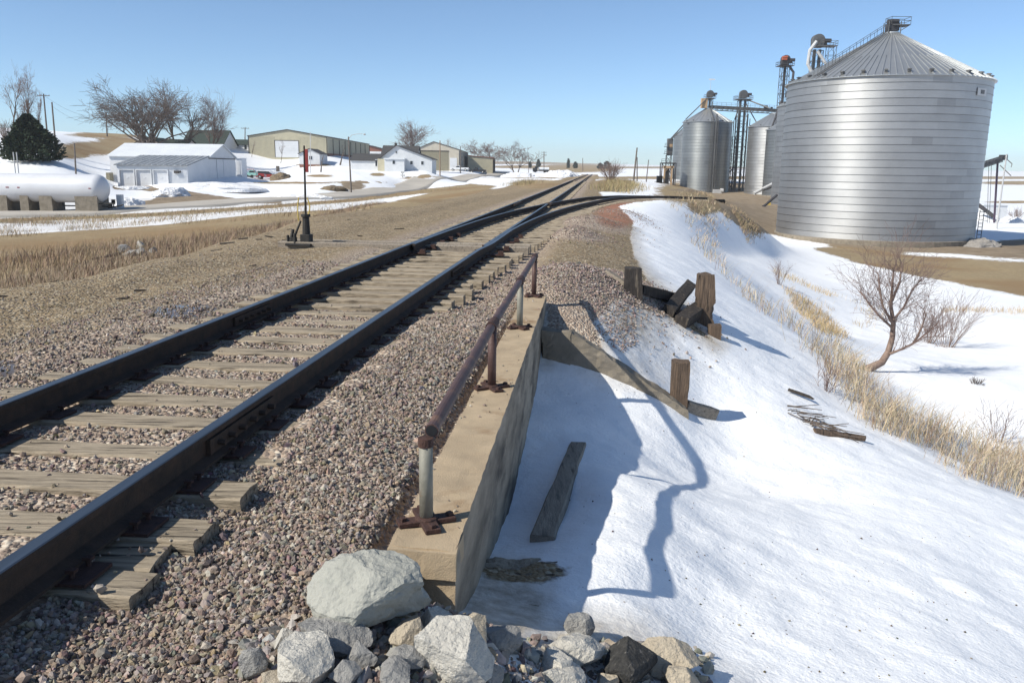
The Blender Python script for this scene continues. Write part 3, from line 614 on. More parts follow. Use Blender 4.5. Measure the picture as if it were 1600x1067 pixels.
# ------------------------------------------------------------------ rocks
_ico = {}
def ico(n):
    if n in _ico: return _ico[n]
    import bmesh
    b = bmesh.new(); bmesh.ops.create_icosphere(b, subdivisions=n, radius=1); V = np.array([v.co[:] for v in b.verts]); Fs = np.array([[v.index for v in f.verts] for f in b.faces]); b.free(); _ico[n] = (V, Fs); return V, Fs
def rock(seed, dims, rz=0., sub=4, planes=20, cut=(.52, .9), amp=.03, tilt=.3, facets=None):
    r = np.random.default_rng(seed); V, Fs = ico(sub); V = V.copy()*1.15
    fl = [(r.normal(size=3), r.uniform(*cut)) for k in range(planes)] if facets is None else facets
    for n, c in fl:
        n = np.array(n, float)/np.linalg.norm(n); d = V@n-c; V -= np.where(d > 0, d, 0)[:, None]*n
    V *= 1+amp*fbm(V*2.4+seed*3.7, 5, .6)[:, None]+(.012*fbm(V*13+seed, 3) if sub > 3 else np.zeros(len(V)))[:, None]
    V /= np.abs(V).max(0); V = V*np.array(dims)/2.
    return V@eul(r.uniform(-tilt, tilt), r.uniform(-tilt, tilt), rz).T, Fs
SIDES = []
def place_rock(seed, px, py, wpx, hpx, m, label, name='rock', depth=None, sink=.18, rz=0., g='riprap rocks at the end of the headwall', lift=0., **kw):
    b = gp(px, py+hpx/2); dist = np.linalg.norm(b-np.array([0, 0, H])); k = dist/F*.99; w = wpx*k; h = hpx*k/.86
    V, Fs = rock(seed, (w, depth*w if depth else w*.8, h*1.05), rz, **kw)
    c = b+np.array([0, w*.30, h*(.5-sink)+lift]); o = new_obj(name, V+c, Fs, m, loc=(c[0], c[1], c[2]-h/2)); tag(o, label, 'rock', g); return o
place_rock(301, 568, 958, 190, 98, M['boulder'], 'large smooth greenish grey boulder leaning by the headwall corner', 'boulder', depth=.75, sink=.05, rz=.0, g=None, sub=5, amp=.055, tilt=.0, facets=[((-.45, -.62, .64), .84), ((.68, -.68, -.25), .74), ((0, 0, -1), .5), ((.25, -.1, .96), .98), ((-.9, .1, -.35), 1.0), ((.95, .25, .2), 1.0), ((-.8, -.3, .5), .98), ((.1, -.75, .65), .97)])
RK = [(1, 461, 1034, 116, 66, 'whiterock', 'chunky white rock with dark right face, in front of the flat slab'),
 (2, 391, 1022, 42, 64, 'greyrock', 'upright grey rock at the left end of the rock pile'),
 (4, 443, 991, 38, 28, 'whiterock', 'small pale rock behind the chunky white rock'),
 (5, 520, 1000, 122, 42, 'greyrock', 'flat grey slab lying below the large boulder'),
 (6, 484, 1015, 50, 27, 'tanrock', 'cream rock tucked between the flat slab and the chunky white rock'),
 (7, 560, 1017, 54, 30, 'greyrock', 'small wedge of grey rock right of the flat slab'),
 (8, 638, 982, 62, 36, 'tanrock', 'rounded tan rock under the right edge of the boulder'),
 (9, 677, 965, 56, 38, 'whiterock', 'bright square rock against the foot of the headwall'),
 (10, 674, 995, 60, 40, 'whiterock', 'white rock touching the left side of the big pointed rock'),
 (11, 710, 1024, 124, 100, 'whiterock', 'biggest white pointed rock at the bottom of the pile'),
 (12, 744, 975, 44, 60, 'tanrock', 'tall narrow tan rock behind the biggest pointed rock'),
 (13, 786, 985, 58, 50, 'greyrock', 'dark grey rock right of the headwall end, half in shadow'),
 (14, 765, 1045, 48, 40, 'greyrock', 'grey rock wedged right of the biggest pointed rock'),
 (15, 912, 972, 56, 38, 'greyrock', 'lone striped grey rock sitting on the snow edge'),
 (16, 868, 1027, 58, 44, 'whiterock', 'pale pyramid shaped rock in front of the long pale rock'),
 (17, 900, 1016, 92, 46, 'whiterock', 'long pale rock at the edge of the dirty snow'),
 (18, 882, 1058, 90, 36, 'whiterock', 'flat topped pale rock cut off by the bottom edge'),
 (19, 986, 1040, 96, 66, 'asphaltrock', 'black lump of broken asphalt among pale rocks'),
 (20, 1047, 1020, 86, 60, 'tanrock', 'sharp edged grey tan slab on the snow right of the asphalt lump'),
 (21, 1072, 1058, 74, 38, 'tanrock', 'rounded tan rock at the bottom edge right of the asphalt lump'),
 (22, 632, 1021, 56, 32, 'greyrock', 'dark grey rock left of the biggest pointed rock'),
 (23, 614, 1047, 60, 34, 'greyrock', 'mottled grey rock at the bottom, left of the biggest pointed rock'),
 (24, 540, 1045, 56, 32, 'greyrock', 'plain grey rock at the bottom, right of the chunky white rock'),
 (25, 425, 1064, 54, 26, 'tanrock', 'low tan rock at the bottom left of the pile'),
 (26, 950, 1062, 40, 26, 'tanrock', 'small tan rock left of the asphalt lump foot')]
for sd, px, py, w, h, mm, lb in RK: place_rock(sd+40, px, py+13, w*1.04, h*1.04, M[mm], lb, rz=(sd*1.7) % 3.1, sub=5 if w > 80 else 4)
# loose rubble, ballast stones: countless
TETS = ico(1)
def stones(name, P, size, cols, m, sub=0):
    base = [rock(900+k, (1, 1, 1), sub=1, planes=6, cut=(.32, .75), amp=.12) for k in range(14)]
    k = rng.integers(0, 14, len(P)); V = np.stack([b[0] for b in base])[k]; n = V.shape[1]
    q = rng.normal(size=(len(P), 4)); q /= np.linalg.norm(q, axis=1)[:, None]; w, x, y, z = q.T
    Rm = np.stack([1-2*(y*y+z*z), 2*(x*y-z*w), 2*(x*z+y*w), 2*(x*y+z*w), 1-2*(x*x+z*z), 2*(y*z-x*w), 2*(x*z-y*w), 2*(y*z+x*w), 1-2*(x*x+y*y)], 1).reshape(-1, 3, 3)
    sc = size[:, None]*rng.uniform(.6, 1.3, (len(P), 3))
    V = np.einsum('nij,nvj->nvi', Rm, V*sc[:, None])+P[:, None]
    Fs = (base[0][1][None]+np.arange(len(P))[:, None, None]*n).reshape(-1, 3)
    o = new_obj(name, V.reshape(-1, 3), Fs, m); tint_attr(o, np.repeat(cols, n, 0)); tag(o, kind='stuff'); return o
def stone_cols(n, pal, w):
    c = np.array(pal)[rng.choice(len(pal), n, p=np.array(w)/sum(w))]; return np.clip(.9*c*rng.uniform(.72, 1.22, (n, 1))+rng.normal(0, .012, (n, 3)), .02, .9)
PAL = [(.40, .30, .24), (.36, .285, .23), (.44, .37, .31), (.28, .225, .19), (.55, .49, .42), (.46, .36, .24), (.39, .35, .31), (.17, .14, .12)]
def scatter(n, u0, u1, s0, s1, pw=1.6):
    s = s0+(s1-s0)*rng.random(n)**pw; u = rng.uniform(u0, u1, n); return u, s
def on_tie(u, s):
    b = np.zeros(len(u), bool)
    for s0, a, c, w in TIES: b |= (np.abs(s-s0) < w/2+.012) & (u > a) & (u < c)
    return b
def bal(n, u0, u1, s0, s1, pw, size, keep=.02):
    u, s = scatter(n, u0, u1, s0, s1, pw); k = ~on_tie(u, s) | (rng.random(n) < keep); k &= ~((u > -.97) & (s > 3.25) & (s < 11.1) & (u < .6)); k &= (np.abs(u-UL) > .05) & (np.abs(u-UR) > .05)
    u, s = u[k], s[k]; X, Y = US(u, s); z = ground(X, Y); ot = on_tie(u, s); z = np.where(ot, -.19, z); sz = size*np.clip(rng.lognormal(0, .32, len(u)), .45, 2.3)
    return np.stack([X, Y, z+sz*rng.uniform(-.2, .42, len(u))], 1), sz
parts = [bal(40000, -2.2, -.93, 1.2, 8, 1.3, .020), bal(9000, -2.2, -.5, 6, 14, 1.2, .023), bal(22000, -4.5, -2.0, 2, 10, 1.4, .021), bal(15000, -5.6, -3.7, 3.5, 14, 1.4, .021), bal(4000, -7.5, -5.4, 5, 16, 1.4, .016), bal(11500, -2.9, .3, .8, 3.4, 1., .0205), bal(2500, -3.5, -1.4, 8, 24, 1.2, .024, .0)]
wt_ = rng.choice([.02, .34, .36, .36, .7, .95], 70)+rng.normal(0, .05, 70); wl = rng.uniform(.05, .95, 70)**1.3; wt_ = np.clip(wt_, .03, .97)
wp = (wNL+(wFL-wNL)*wt_[:, None])+((wNR-wNL)*wl[:, None]); parts.append((np.stack([wp[:, 0], wp[:, 1], np.full(70, ZT+.004)], 1), .016*np.clip(rng.lognormal(0, .3, 70), .5, 1.8)))
P = np.concatenate([p[0] for p in parts]); sz = np.concatenate([p[1] for p in parts])
stones('ballast_stones', P, sz, stone_cols(len(P), PAL, [5, 5, 4, 3, 2.4, 1, 3, 2]), M['stone'])
# mounds of pinkish ballast and shoulder gravel
pp, ss_ = [], []
for mu, ms_, su, s_s, h in MOUNDS:
    n = 2600 if ms_ < 16 else 1100; u = rng.normal(mu, su*.75, n); s = rng.normal(ms_, s_s*.75, n); k = ~((u > -.97) & (s < 11.15) & (u < .7)) & (u > -1.7)
    u, s = u[k], s[k]; X, Y = US(u, s); z = ground(X, Y); q = .028*np.clip(rng.lognormal(0, .3, len(u)), .5, 2); pp.append(np.stack([X, Y, z+q*.3], 1)); ss_.append(q)
u = rng.uniform(-.55, .62, 4200); s = rng.uniform(10.3, 14.5, 4200); k = (u < (s-9.4)*.33+.1) & (u > -.5+0*s) | (s > 11.2); k &= ~((u < .0) & (s < 11.15)); u, s = u[k], s[k]; X, Y = US(u, s); q = .021*np.clip(rng.lognormal(0, .3, len(u)), .5, 2); pp.append(np.stack([X, Y, ground(X, Y)+q*.3], 1)); ss_.append(q)
P = np.concatenate(pp); stones('ballast_heap_stones', P, np.concatenate(ss_), stone_cols(len(P), [(.44, .335, .29), (.34, .265, .23), (.50, .44, .39), (.24, .195, .17)], [4, 3, 2, 2]), M['stone'])
# pebbles on the dirt shoulders
u = np.concatenate([rng.uniform(-9.5, -4.8, 9000), rng.uniform(-.6, 1.6, 4500)]); s = np.concatenate([4+26*rng.random(9000)**1.5, 12+26*rng.random(4500)])
X, Y = US(u, s); P = np.stack([X, Y, ground(X, Y)], 1); px, py = proj(P); k = pdist(px, py, DIRT) > 3; P = P[k]
stones('pebbles', P, .016*np.clip(rng.lognormal(0, .45, len(P)), .4, 3.2), stone_cols(len(P), [(.40, .31, .20), (.48, .41, .30), (.30, .23, .15), (.12, .10, .08)], [5, 3, 4, 1]), M['stone'])
# rubble between the rocks
px = rng.uniform(380, 1110, 1500); py = rng.uniform(955, 1075, 1500); k = (py > 985+np.abs(px-640)*.06-20*(px < 700)) & ~((px > 640) & (px < 730) & (py < 960)); px, py = px[k], py[k]
P = np.array([gp(a, b, 1.5, 12) for a, b in zip(px[:1300], py[:1300])]); stones('rubble', P, .038*np.clip(rng.lognormal(0, .45, len(P)), .35, 2.2), stone_cols(len(P), [(.5, .47, .42), (.36, .34, .31), (.48, .40, .29), (.25, .23, .22), (.33, .25, .22)], [4, 4, 3, 2, 2]), M['stone'])
# wood chips and bark litter on the left shoulder
ch = MB()
for i in range(28):
    u = random.uniform(-9, -4.9); s = random.uniform(5, 26); X, Y = US(u, s); l = random.uniform(.06, .32) if i % 4 else random.uniform(.2, .38); ch.box((X, Y, G(X, Y)+.015), (l, l*random.uniform(.12, .3), .02), R=eul(random.uniform(-.2, .2), random.uniform(-.2, .2), random.uniform(-.6, .6)))
tag(ch.build('bark_litter', M['darkwood']), kind='stuff')

# rock heap and plank at the ditch edge on the left
for sd, px, py, w, h, mm, lb in [(61, 218, 384, 15, 13, 'whiterock', 'square pale block standing on the small rock heap by the reeds'), (62, 190, 388, 20, 14, 'greyrock', 'rounded grey rock in the small heap by the reeds'),
        (63, 203, 396, 26, 9, 'greyrock', 'flat grey stone at the front of the small heap by the reeds'), (64, 219, 394, 18, 12, 'greyrock', 'brown grey stone right of the front stone in the small heap by the reeds'), (65, 237, 391, 13, 8, 'greyrock', 'small end stone right of the heap by the reeds')]:
    place_rock(sd, px, py, w, h, M[mm], lb, g='small rock heap by the reeds', sub=3)
def plank(name, a, b, w, h, m, label, cat, seed=0, group=None, jag=.02, roll=0.):
    a = np.array(a, float); b = np.array(b, float); L = np.linalg.norm(b-a); d = (b-a)/L; n = 16
    V, f = tie_mesh(seed+200, L, w); V[:, 2] = np.where(V[:, 2] < -.1, -h, V[:, 2]); V[:, 2] += h/2
    V[:8, 0] -= jag*np.abs(fbm(V[:8]*25+seed, 2)); V[-8:, 0] += jag*np.abs(fbm(V[-8:]*25+seed, 2))
    V[:, 1:] *= (1+.05*fbm(V*np.array([3, 1, 1])+seed, 2))[:, None]
    e1 = np.cross([0, 0, 1], d); e1 /= np.linalg.norm(e1); e2 = np.cross(d, e1); c, s = math.cos(roll), math.sin(roll); e1, e2 = e1*c+e2*s, e2*c-e1*s
    o = new_obj(name, V@np.stack([d, e1, e2])+(a+b)/2, f, m, loc=tuple((a+b)/2)); 
    return tag(o, label, cat, group)
def pg(px, py, dz=0.): p = gp(px, py, 1.5, 120); p[2] += dz; return p
plank('plank', pg(148, 406, .03), pg(186, 398, .06), .2, .07, M['darkwood'], 'old plank lying left of the small rock heap by the reeds', 'plank', 3)

# ------------------------------------------------------------------ timbers on the slope
def wpost(name, px, py, wpx, hpx, m, label, seed, dd=.9, lean=(0, 0), taper=1., chip=.0, group=None):
    b = gp(px, py, 2, 60); k = np.linalg.norm(b-np.array([0, 0, H]))/F*.99; w = wpx*k; h = hpx*k/.96; nz = 26; V = []
    base = np.array([(-.5, -.5*dd), (-.2, -.53*dd), (.2, -.53*dd), (.5, -.5*dd), (.53, -.15*dd), (.53, .2*dd), (.5, .5*dd), (.1, .53*dd), (-.3, .53*dd), (-.5, .5*dd), (-.53, .15*dd), (-.53, -.2*dd)])*w
    for i in range(nz+1):
        t = i/nz; z = -.25+(h+.25)*t; sc = 1-(1-taper)*max(0, t-.6)/.4
        for x, y in base: V.append((x*sc+lean[0]*z, y*sc+lean[1]*z, z))
    V = np.array(V); n = len(base); q = fbm(V*np.array([16, 16, 3])+seed, 4); V[:, :2] *= (1+.06*q)[:, None]
    V[:, 0] -= chip*w*np.clip(fbm(V*np.array([5, 5, 4])+seed+9, 2), 0, 1)*np.sign(V[:, 0]); V[-n:, 2] += .02*fbm(V[-n:]*14+seed, 2)
    f = [(i*n+j, i*n+(j+1) % n, (i+1)*n+(j+1) % n, (i+1)*n+j) for i in range(nz) for j in range(n)]+[tuple(range(n))[::-1], tuple(range(nz*n, nz*n+n))]
    return tag(new_obj(name, V@rotz(-.1).T+b, f, m, loc=tuple(b)), label, 'post', group)
gw = 'old timber posts on the slope'
wpost('timber_post', 1060, 632, 26, 66, M['post'], 'brown square timber post at the end of the wing wall', 5, group=gw)
wpost('timber_post', 1100, 506, 28, 74, M['post'], 'tall split timber post standing behind the heap of black timbers', 9, lean=(-.03, 0), chip=.3, group=gw, taper=.85)
wpost('timber_post', 989, 459, 27, 39, M['darkwood'], 'short black rotted post stump at the gravel edge', 14, group=gw, taper=.9, lean=(-.04, 0))
wpost('timber_post', 1116, 524, 18, 16, M['post'], 'low brown timber stub at the foot of the tall split post', 19, group=gw)
gt = 'fallen timbers between the posts'
plank('timber', pg(948, 428, .05), pg(990, 458, .06), .16, .05, M['beam'], 'pale plank lying in front of the short black post stump', 'timber', 5, gt)
plank('timber', pg(1000, 458, .06), pg(1052, 474, .1), .18, .16, M['darkwood'], 'long black timber running from the stump to the broken timbers', 'timber', 7, gt)
plank('timber', pg(1044, 492, .06), pg(1075, 474, .30), .20, .17, M['darkwood'], 'upper broken black timber with a square end in the heap', 'timber', 8, gt, .06, .5)
plank('timber', pg(1064, 508, .05), pg(1104, 496, .26), .22, .19, M['darkwood'], 'lower broken black timber leaning at the foot of the tall post', 'timber', 9, gt, .06, .3)
plank('timber', pg(1068, 636, .02), pg(1112, 650, .03), .2, .16, M['beam'], 'half buried grey timber at the foot of the brown square post', 'timber', 11, gt)
a = pg(848, 846, -.015); b = pg(903, 690, -.06); plank('timber_beam', a, b, .16, .12, M['beam'], 'long weathered beam half sunk in shaded snow beside the headwall', 'timber beam', 21)
plank('driftwood', pg(1276, 676, .02), pg(1342, 688, .04), .07, .06, M['post'], 'broken brown log end lying on the snow slope', 'log', 31, jag=.1)
plank('driftwood', pg(1236, 614, .04), pg(1264, 626, .06), .06, .03, M['darkwood'], 'small dark wood splinter on the snow above the log', 'log', 33, jag=.1)
sg = []
for i in range(34):
    p = pg(1232+random.random()*70, 640+random.random()*6); p = gp(1228+74*i/34+random.uniform(-9, 9), 640+38*i/34+random.uniform(-7, 7), 2, 60); q = p+np.array([random.uniform(.1, .5), random.uniform(-.35, .25), random.uniform(-.12, .05)]); q[2] = max(q[2], G(q[0], q[1])+.01); sg.append((p+(0, 0, .03), q, .008, .004))
V, Fs = segs_mesh(sg, 4); tag(new_obj('brush_branches', V, Fs, M['bark'], loc=tuple(sg[0][0])), 'bundle of thin bare branches lying beside the log on the snow', 'branches')
# broken slab at the wall foot
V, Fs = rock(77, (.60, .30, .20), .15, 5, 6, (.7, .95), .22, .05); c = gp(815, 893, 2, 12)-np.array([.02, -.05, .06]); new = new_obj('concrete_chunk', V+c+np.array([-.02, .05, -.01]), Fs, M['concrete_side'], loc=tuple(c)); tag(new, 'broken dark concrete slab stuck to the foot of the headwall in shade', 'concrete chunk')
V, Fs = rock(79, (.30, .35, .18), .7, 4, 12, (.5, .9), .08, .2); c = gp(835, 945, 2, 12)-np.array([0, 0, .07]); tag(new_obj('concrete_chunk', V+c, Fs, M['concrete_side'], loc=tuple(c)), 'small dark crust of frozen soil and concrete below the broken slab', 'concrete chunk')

# specks of wind-blown litter lying on the snow
sp_px = np.concatenate([rng.uniform(880, 1590, 420), rng.normal(1010, 60, 260), rng.normal(1180, 60, 120)]); sp_py = np.concatenate([rng.uniform(560, 1060, 420), rng.normal(545, 40, 260), rng.normal(560, 40, 120)])
k = (pdist(sp_px, sp_py, DIRT) < -6) & (sp_px > 870) & (sp_py > 470) & (sp_py < 1066); P = np.array([gp(a, b, 1.5, 40) for a, b in zip(sp_px[k], sp_py[k])])
stones('snow_litter', P, .008*np.clip(rng.lognormal(0, .5, len(P)), .4, 3), stone_cols(len(P), [(.16, .12, .08), (.30, .24, .15), (.10, .08, .06)], [3, 2, 2]), M['stone'])
# ------------------------------------------------------------------ dry grass: countless stalks
def blades(name, B, h, wd, cols, lean=.35, m='blade', label=None):
    n = len(B); a = rng.uniform(0, 2*math.pi, n); fx = np.stack([np.cos(a), np.sin(a), np.zeros(n)], 1); ln = rng.normal(0, lean, (n, 2))*h[:, None]; ln[:, 0] += .12*h
    mid = B+np.stack([ln[:, 0]*.3, ln[:, 1]*.3, h*.55], 1); tip = B+np.stack([ln[:, 0], ln[:, 1], h*rng.uniform(.8, 1.05, n)], 1); w = wd[:, None]*fx/2
    V = np.stack([B-w, B+w, mid+w*.8, mid-w*.8, tip+w*.25, tip-w*.25], 1).reshape(-1, 3); k = np.arange(n)[:, None]*6
    Fs = np.concatenate([k+np.array([[0, 1, 2, 3]]), k+np.array([[3, 2, 4, 5]])])
    o = new_obj(name, V, Fs, M[m]); tint_attr(o, np.repeat(cols, 6, 0)); tag(o, kind='stuff'); return o
def gcols(n, c, v=.12): return np.clip(np.array(c)*rng.uniform(1-2*v, 1+1.6*v, (n, 1))+rng.normal(0, .015, (n, 3)), .02, .9)
def from_px(poly, n, lo, hi, jit=0.):
    P = np.array(poly, float); a, b = P.min(0), P.max(0); out = []
    px = rng.uniform(a[0], b[0], n*4); py = rng.uniform(a[1], b[1], n*4); k = pdist(px, py, poly) > 0; px, py = px[k][:n], py[k][:n]
    rx = np.array([ray(x, y) for x, y in zip(px, py)]); Ys = np.geomspace(lo, hi, 70); done = np.zeros(len(px)); prev = None
    X = rx[:, 0:1]/rx[:, 1:2]*Ys; Z = H+rx[:, 2:3]/rx[:, 1:2]*Ys; Yg = np.broadcast_to(Ys, X.shape)
    D = Z-ground(X.ravel(), Yg.ravel(), False).reshape(X.shape); hit = np.argmax(D < 0, 1); ok = hit > 0; r_ = np.arange(len(px)); h = np.maximum(hit, 1)
    d0, d1 = D[r_, h-1], D[r_, h]; t = d0/(d0-d1+1e-9); Yh = Ys[h-1]+(Ys[h]-Ys[h-1])*t; xx = rx[:, 0]/rx[:, 1]*Yh
    xx, Yh = xx[ok], Yh[ok]; xx = xx+rng.normal(0, jit, len(xx)); Yh = Yh+rng.normal(0, jit, len(xx)); return np.stack([xx, Yh, ground(xx, Yh)-.02], 1)
# reeds in the ditch left of the track
n = 46000; s = 5+55*rng.random(n)**1.15; ed = -10.3-.09*np.maximum(0, s-15); wid = np.interp(s, [5, 30, 45, 60], [13, 13, 6, 2.5]); u = ed-.4-wid*rng.random(n)**1.0
cl = n2(*US(u, s), 1.3, 3, 2.) ; k = (cl+rng.normal(0, .4, n) > -.3); u, s = u[k], s[k]; X, Y = US(u, s); B = np.stack([X, Y, ground(X, Y)-.03], 1); n = len(B)
h = rng.uniform(.22, .70, n)**1.2*np.interp(s, [5, 40, 60], [1., 1., .5])
blades('ditch_reeds', B, h, np.interp(s, [5, 60], [.011, .022]), gcols(n, (.37, .275, .19), .22), .28)
# low matted grass on the road verge and the shoulder edge
B = from_px([(0, 343), (250, 334), (430, 322), (560, 312), (700, 291), (720, 296), (640, 308), (560, 318), (430, 330), (250, 342), (100, 350), (0, 352)], 7000, 40, 230); n = len(B)
blades('verge_grass', B, rng.uniform(.12, .4, n), np.full(n, .03), gcols(n, (.36, .28, .17)), .5)
B = from_px([(0, 345), (0, 372), (260, 352), (520, 336), (600, 322), (560, 318), (430, 328), (250, 342)], 5000, 30, 120); k = n2(B[:, 0], B[:, 1], 2.2, 2, 4.) > .05; B = B[k]; n = len(B)
blades('snow_edge_grass', B, rng.uniform(.1, .5, n), np.full(n, .022), gcols(n, (.36, .27, .17)), .45)
B = np.concatenate([from_px([(790, 292), (815, 282), (835, 284), (828, 292)], 700, 60, 200, .8), from_px([(935, 296), (955, 281), (985, 284), (1005, 298), (960, 302)], 1800, 50, 170, .6)]); n = len(B)
blades('mound_grass', B, rng.uniform(.3, .8, n), np.full(n, .035), gcols(n, (.36, .29, .16)), .4)
# grass strip along the embankment on the right
STRIP = [(1032, 316), (1060, 306), (1105, 305), (1130, 330), (1150, 352), (1172, 362), (1160, 372), (1118, 362), (1128, 400), (1135, 420), (1190, 468), (1250, 500), (1300, 530), (1335, 560), (1360, 600), (1420, 650), (1490, 680), (1560, 705), (1640, 720), (1640, 790), (1560, 765), (1500, 745), (1445, 700), (1380, 680), (1330, 640), (1290, 580), (1240, 540), (1200, 505), (1130, 430), (1085, 385), (1070, 340)]
B = from_px(STRIP, 20000, 6, 130, .12); d = np.hypot(B[:, 0], B[:, 1]); cl = n2(B[:, 0], B[:, 1], .55, 3, 8.); px, py = proj(B)
dens = np.where(px < 1140, .3, np.where((py < 560), -.15, np.where(px < 1330, .38, .8)))
k = cl*1.3+rng.normal(0, .22, len(B)) > -dens+.34; B, d = B[k], d[k]; n = len(B)
h = rng.uniform(.15, .62, n)*np.where(d > 40, .65, 1.)
blades('slope_grass', B, h, np.clip(d*.00055, .005, .04), np.where(rng.random((n, 1)) < .35, gcols(n, (.33, .25, .18), .2), gcols(n, (.55, .45, .31), .2)), .5)
B = from_px([(1058, 300), (1105, 302), (1140, 312), (1165, 338), (1192, 364), (1150, 374), (1112, 350), (1085, 322)], 6000, 40, 260, .3); k = n2(B[:, 0], B[:, 1], 2.0, 3, 6.) > .12; B = B[k]; n = len(B)
blades('bank_grass', B, rng.uniform(.08, .42, n), np.full(n, .035), gcols(n, (.40, .305, .195), .2), .6)
B = from_px([(1200, 425), (1260, 440), (1330, 470), (1400, 480), (1350, 520), (1270, 480)], 900, 25, 90, .1); k = n2(B[:, 0], B[:, 1], .9, 2, 1.) > .3; B = B[k]
B2 = from_px([(1210, 425), (1245, 437), (1300, 462), (1298, 466), (1240, 441), (1208, 430)], 500, 25, 90, .05); B3 = from_px([(1470, 482), (1600, 486), (1600, 492), (1470, 488)], 400, 25, 90, .05); B4 = from_px([(1225, 450), (1262, 470), (1300, 500), (1325, 530), (1280, 520), (1240, 480)], 1500, 12, 80, .1)
B = np.concatenate([B, B2, B3, B4]); n = len(B); blades('ravine_tufts', B, rng.uniform(.12, .4, n), np.full(n, .018), gcols(n, (.50, .38, .22)), .45)

# ------------------------------------------------------------------ bare trees
def grow(p, d, L, r, lev, P, out, rd):
    nseg = P['seg'][lev]; q = np.array(p, float); d = np.array(d, float); pts = [q.copy()]; sl_ = L/nseg
    for i in range(nseg):
        d = d+rd.normal(0, P['wander'][lev], 3)+np.array([0, 0, P['up'][lev]]); d /= np.linalg.norm(d); nq = q+d*sl_
        r0 = r*(1-.75*i/nseg); r1 = r*(1-.75*(i+1)/nseg); out.append((lev, q, nq, max(r0, P['rmin']), max(r1, P['rmin']*.8))); q = nq; pts.append((q.copy(), d.copy(), r1, (i+1)/nseg))
    if lev+1 >= len(P['n']): return
    for k in range(P['n'][lev]):
        t = rd.uniform(P['start'][lev], 1.0); i = min(nseg-1, int(t*nseg)); base, dd, rr, _ = pts[max(1, i+1)] if i+1 < len(pts) else pts[-1]
        ax = rd.normal(size=3); ax -= dd*np.dot(ax, dd); ax /= np.linalg.norm(ax); an = R_(rd.uniform(*P['ang'][lev])); nd = dd*math.cos(an)+ax*math.sin(an)
        grow(base, nd, L*rd.uniform(*P['len'][lev]), max(rr, r*.35)*P['rr'], lev+1, P, out, rd)
def tree(name, base, h, P, label, cat, mt, mtw, seed, group=None, trunks=1, crown_scale=None, tl=1, sides=3):
    rd = np.random.default_rng(seed); out = []
    for k in range(trunks):
        a = 2*math.pi*k/max(1, trunks)+rd.uniform(-.4, .4); sp_ = P.get('splay', .0)
        d = np.array([sp_*math.cos(a), sp_*math.sin(a), 1.]); off = np.array([math.cos(a), math.sin(a), 0])*(.012*h if trunks > 1 else 0)
        grow(np.array([0, 0, -.3])+off, d/np.linalg.norm(d), P.get('trunk', .8)*h, P['r']*h, 0, P, out, rd)
    Z = max(o[2][2] for o in out); sc = h/Z
    cx = np.array([1., 1, 1])*sc
    if crown_scale:
        W = np.percentile([math.hypot(o[2][0], o[2][1]) for o in out], 95)*.92*sc; cx[0] = cx[1] = sc*crown_scale/W
    base = np.array(base); root = T(name, label, cat, base, group)
    big = [(base+a*cx, base+b*cx, r0, r1) for l, a, b, r0, r1 in out if l <= tl]; sm = [(base+a*cx, base+b*cx, r0, r1) for l, a, b, r0, r1 in out if l > tl]
    V, Fs = segs_mesh(big, 7); new_obj('trunk', V, Fs, M[mt], root)
    if sm: V, Fs = segs_mesh(sm, sides); new_obj('crown', V, Fs, M[mtw], root)
    return root
OAK = dict(seg=[5, 8, 6, 4, 3], wander=[.06, .12, .17, .2, .22], up=[.0, .03, .02, .02, .02], n=[6, 11, 9, 10], start=[.45, .35, .25, .15], ang=[(15, 48), (22, 55), (25, 60), (22, 60)], len=[(1.0, 1.45), (.28, .5), (.35, .6), (.4, .75)], rr=.66, r=.034, rmin=.027, trunk=.46, splay=.34)
FINE = dict(OAK, n=[16, 9, 6, 5], r=.018, rmin=.018, ang=[(15, 38), (18, 40), (20, 45), (20, 45)], start=[.12, .2, .2, .1], trunk=.7, up=[.02, .08, .06, .04, .04], len=[(.5, .85), (.35, .7), (.4, .7), (.4, .7)])
TALL = dict(OAK, n=[8, 7, 6, 4], r=.014, rmin=.014, ang=[(12, 35), (25, 55), (25, 55), (20, 50)], start=[.3, .25, .2, .1], trunk=.85, up=[.02, .06, .04, .02, .02], len=[(.35, .6), (.3, .55), (.35, .6), (.4, .6)])
YOUNG = dict(OAK, n=[9, 6, 4], seg=[5, 4, 3, 3], r=.016, rmin=.012, ang=[(25, 50), (25, 50), (25, 50)], start=[.25, .2, .1], trunk=.85, up=[.02, .08, .05, .03], len=[(.35, .55), (.35, .6), (.4, .7)])
def ptree(name, px, pytop, pybase, Y, P, wpx, label, mt, mtw, seed, group=None, cat='tree', trunks=1, deep=0., tl=1):
    b = gx(px, pybase, Y); top = at(px, pytop, Y)[2]; b = b-np.array([0, 0, deep]); return tree(name, b, top-b[2], P, label, cat, mt, mtw, seed, group, trunks, wpx*mpp(Y)/2, tl)
gb = 'bare trees behind the white metal barn'
ptree('bare_tree', 232, 119, 228, 178, OAK, 165, 'huge spreading bare tree with several thick leaning trunks behind the white barn roof', 'bark', 'twig', 3, gb, trunks=5)
ptree('bare_tree', 281, 124, 228, 186, OAK, 105, 'dark bare tree right of the huge spreading tree, its right half over the green roof', 'bark', 'twig', 14, gb, trunks=2)
ptree('bare_tree', 327, 133, 228, 196, FINE, 62, 'pale thin-twigged bare tree in front of the dark green house roof', 'bark', 'redtwig', 25, gb)
gl = 'tall bare trees on the left hill'
ptree('bare_tree', 14, 93, 196, 150, dict(TALL, n=[11, 8, 6, 4]), 70, 'leftmost tall bare tree on the hill behind the evergreen', 'bark', 'redtwig', 36, gl)
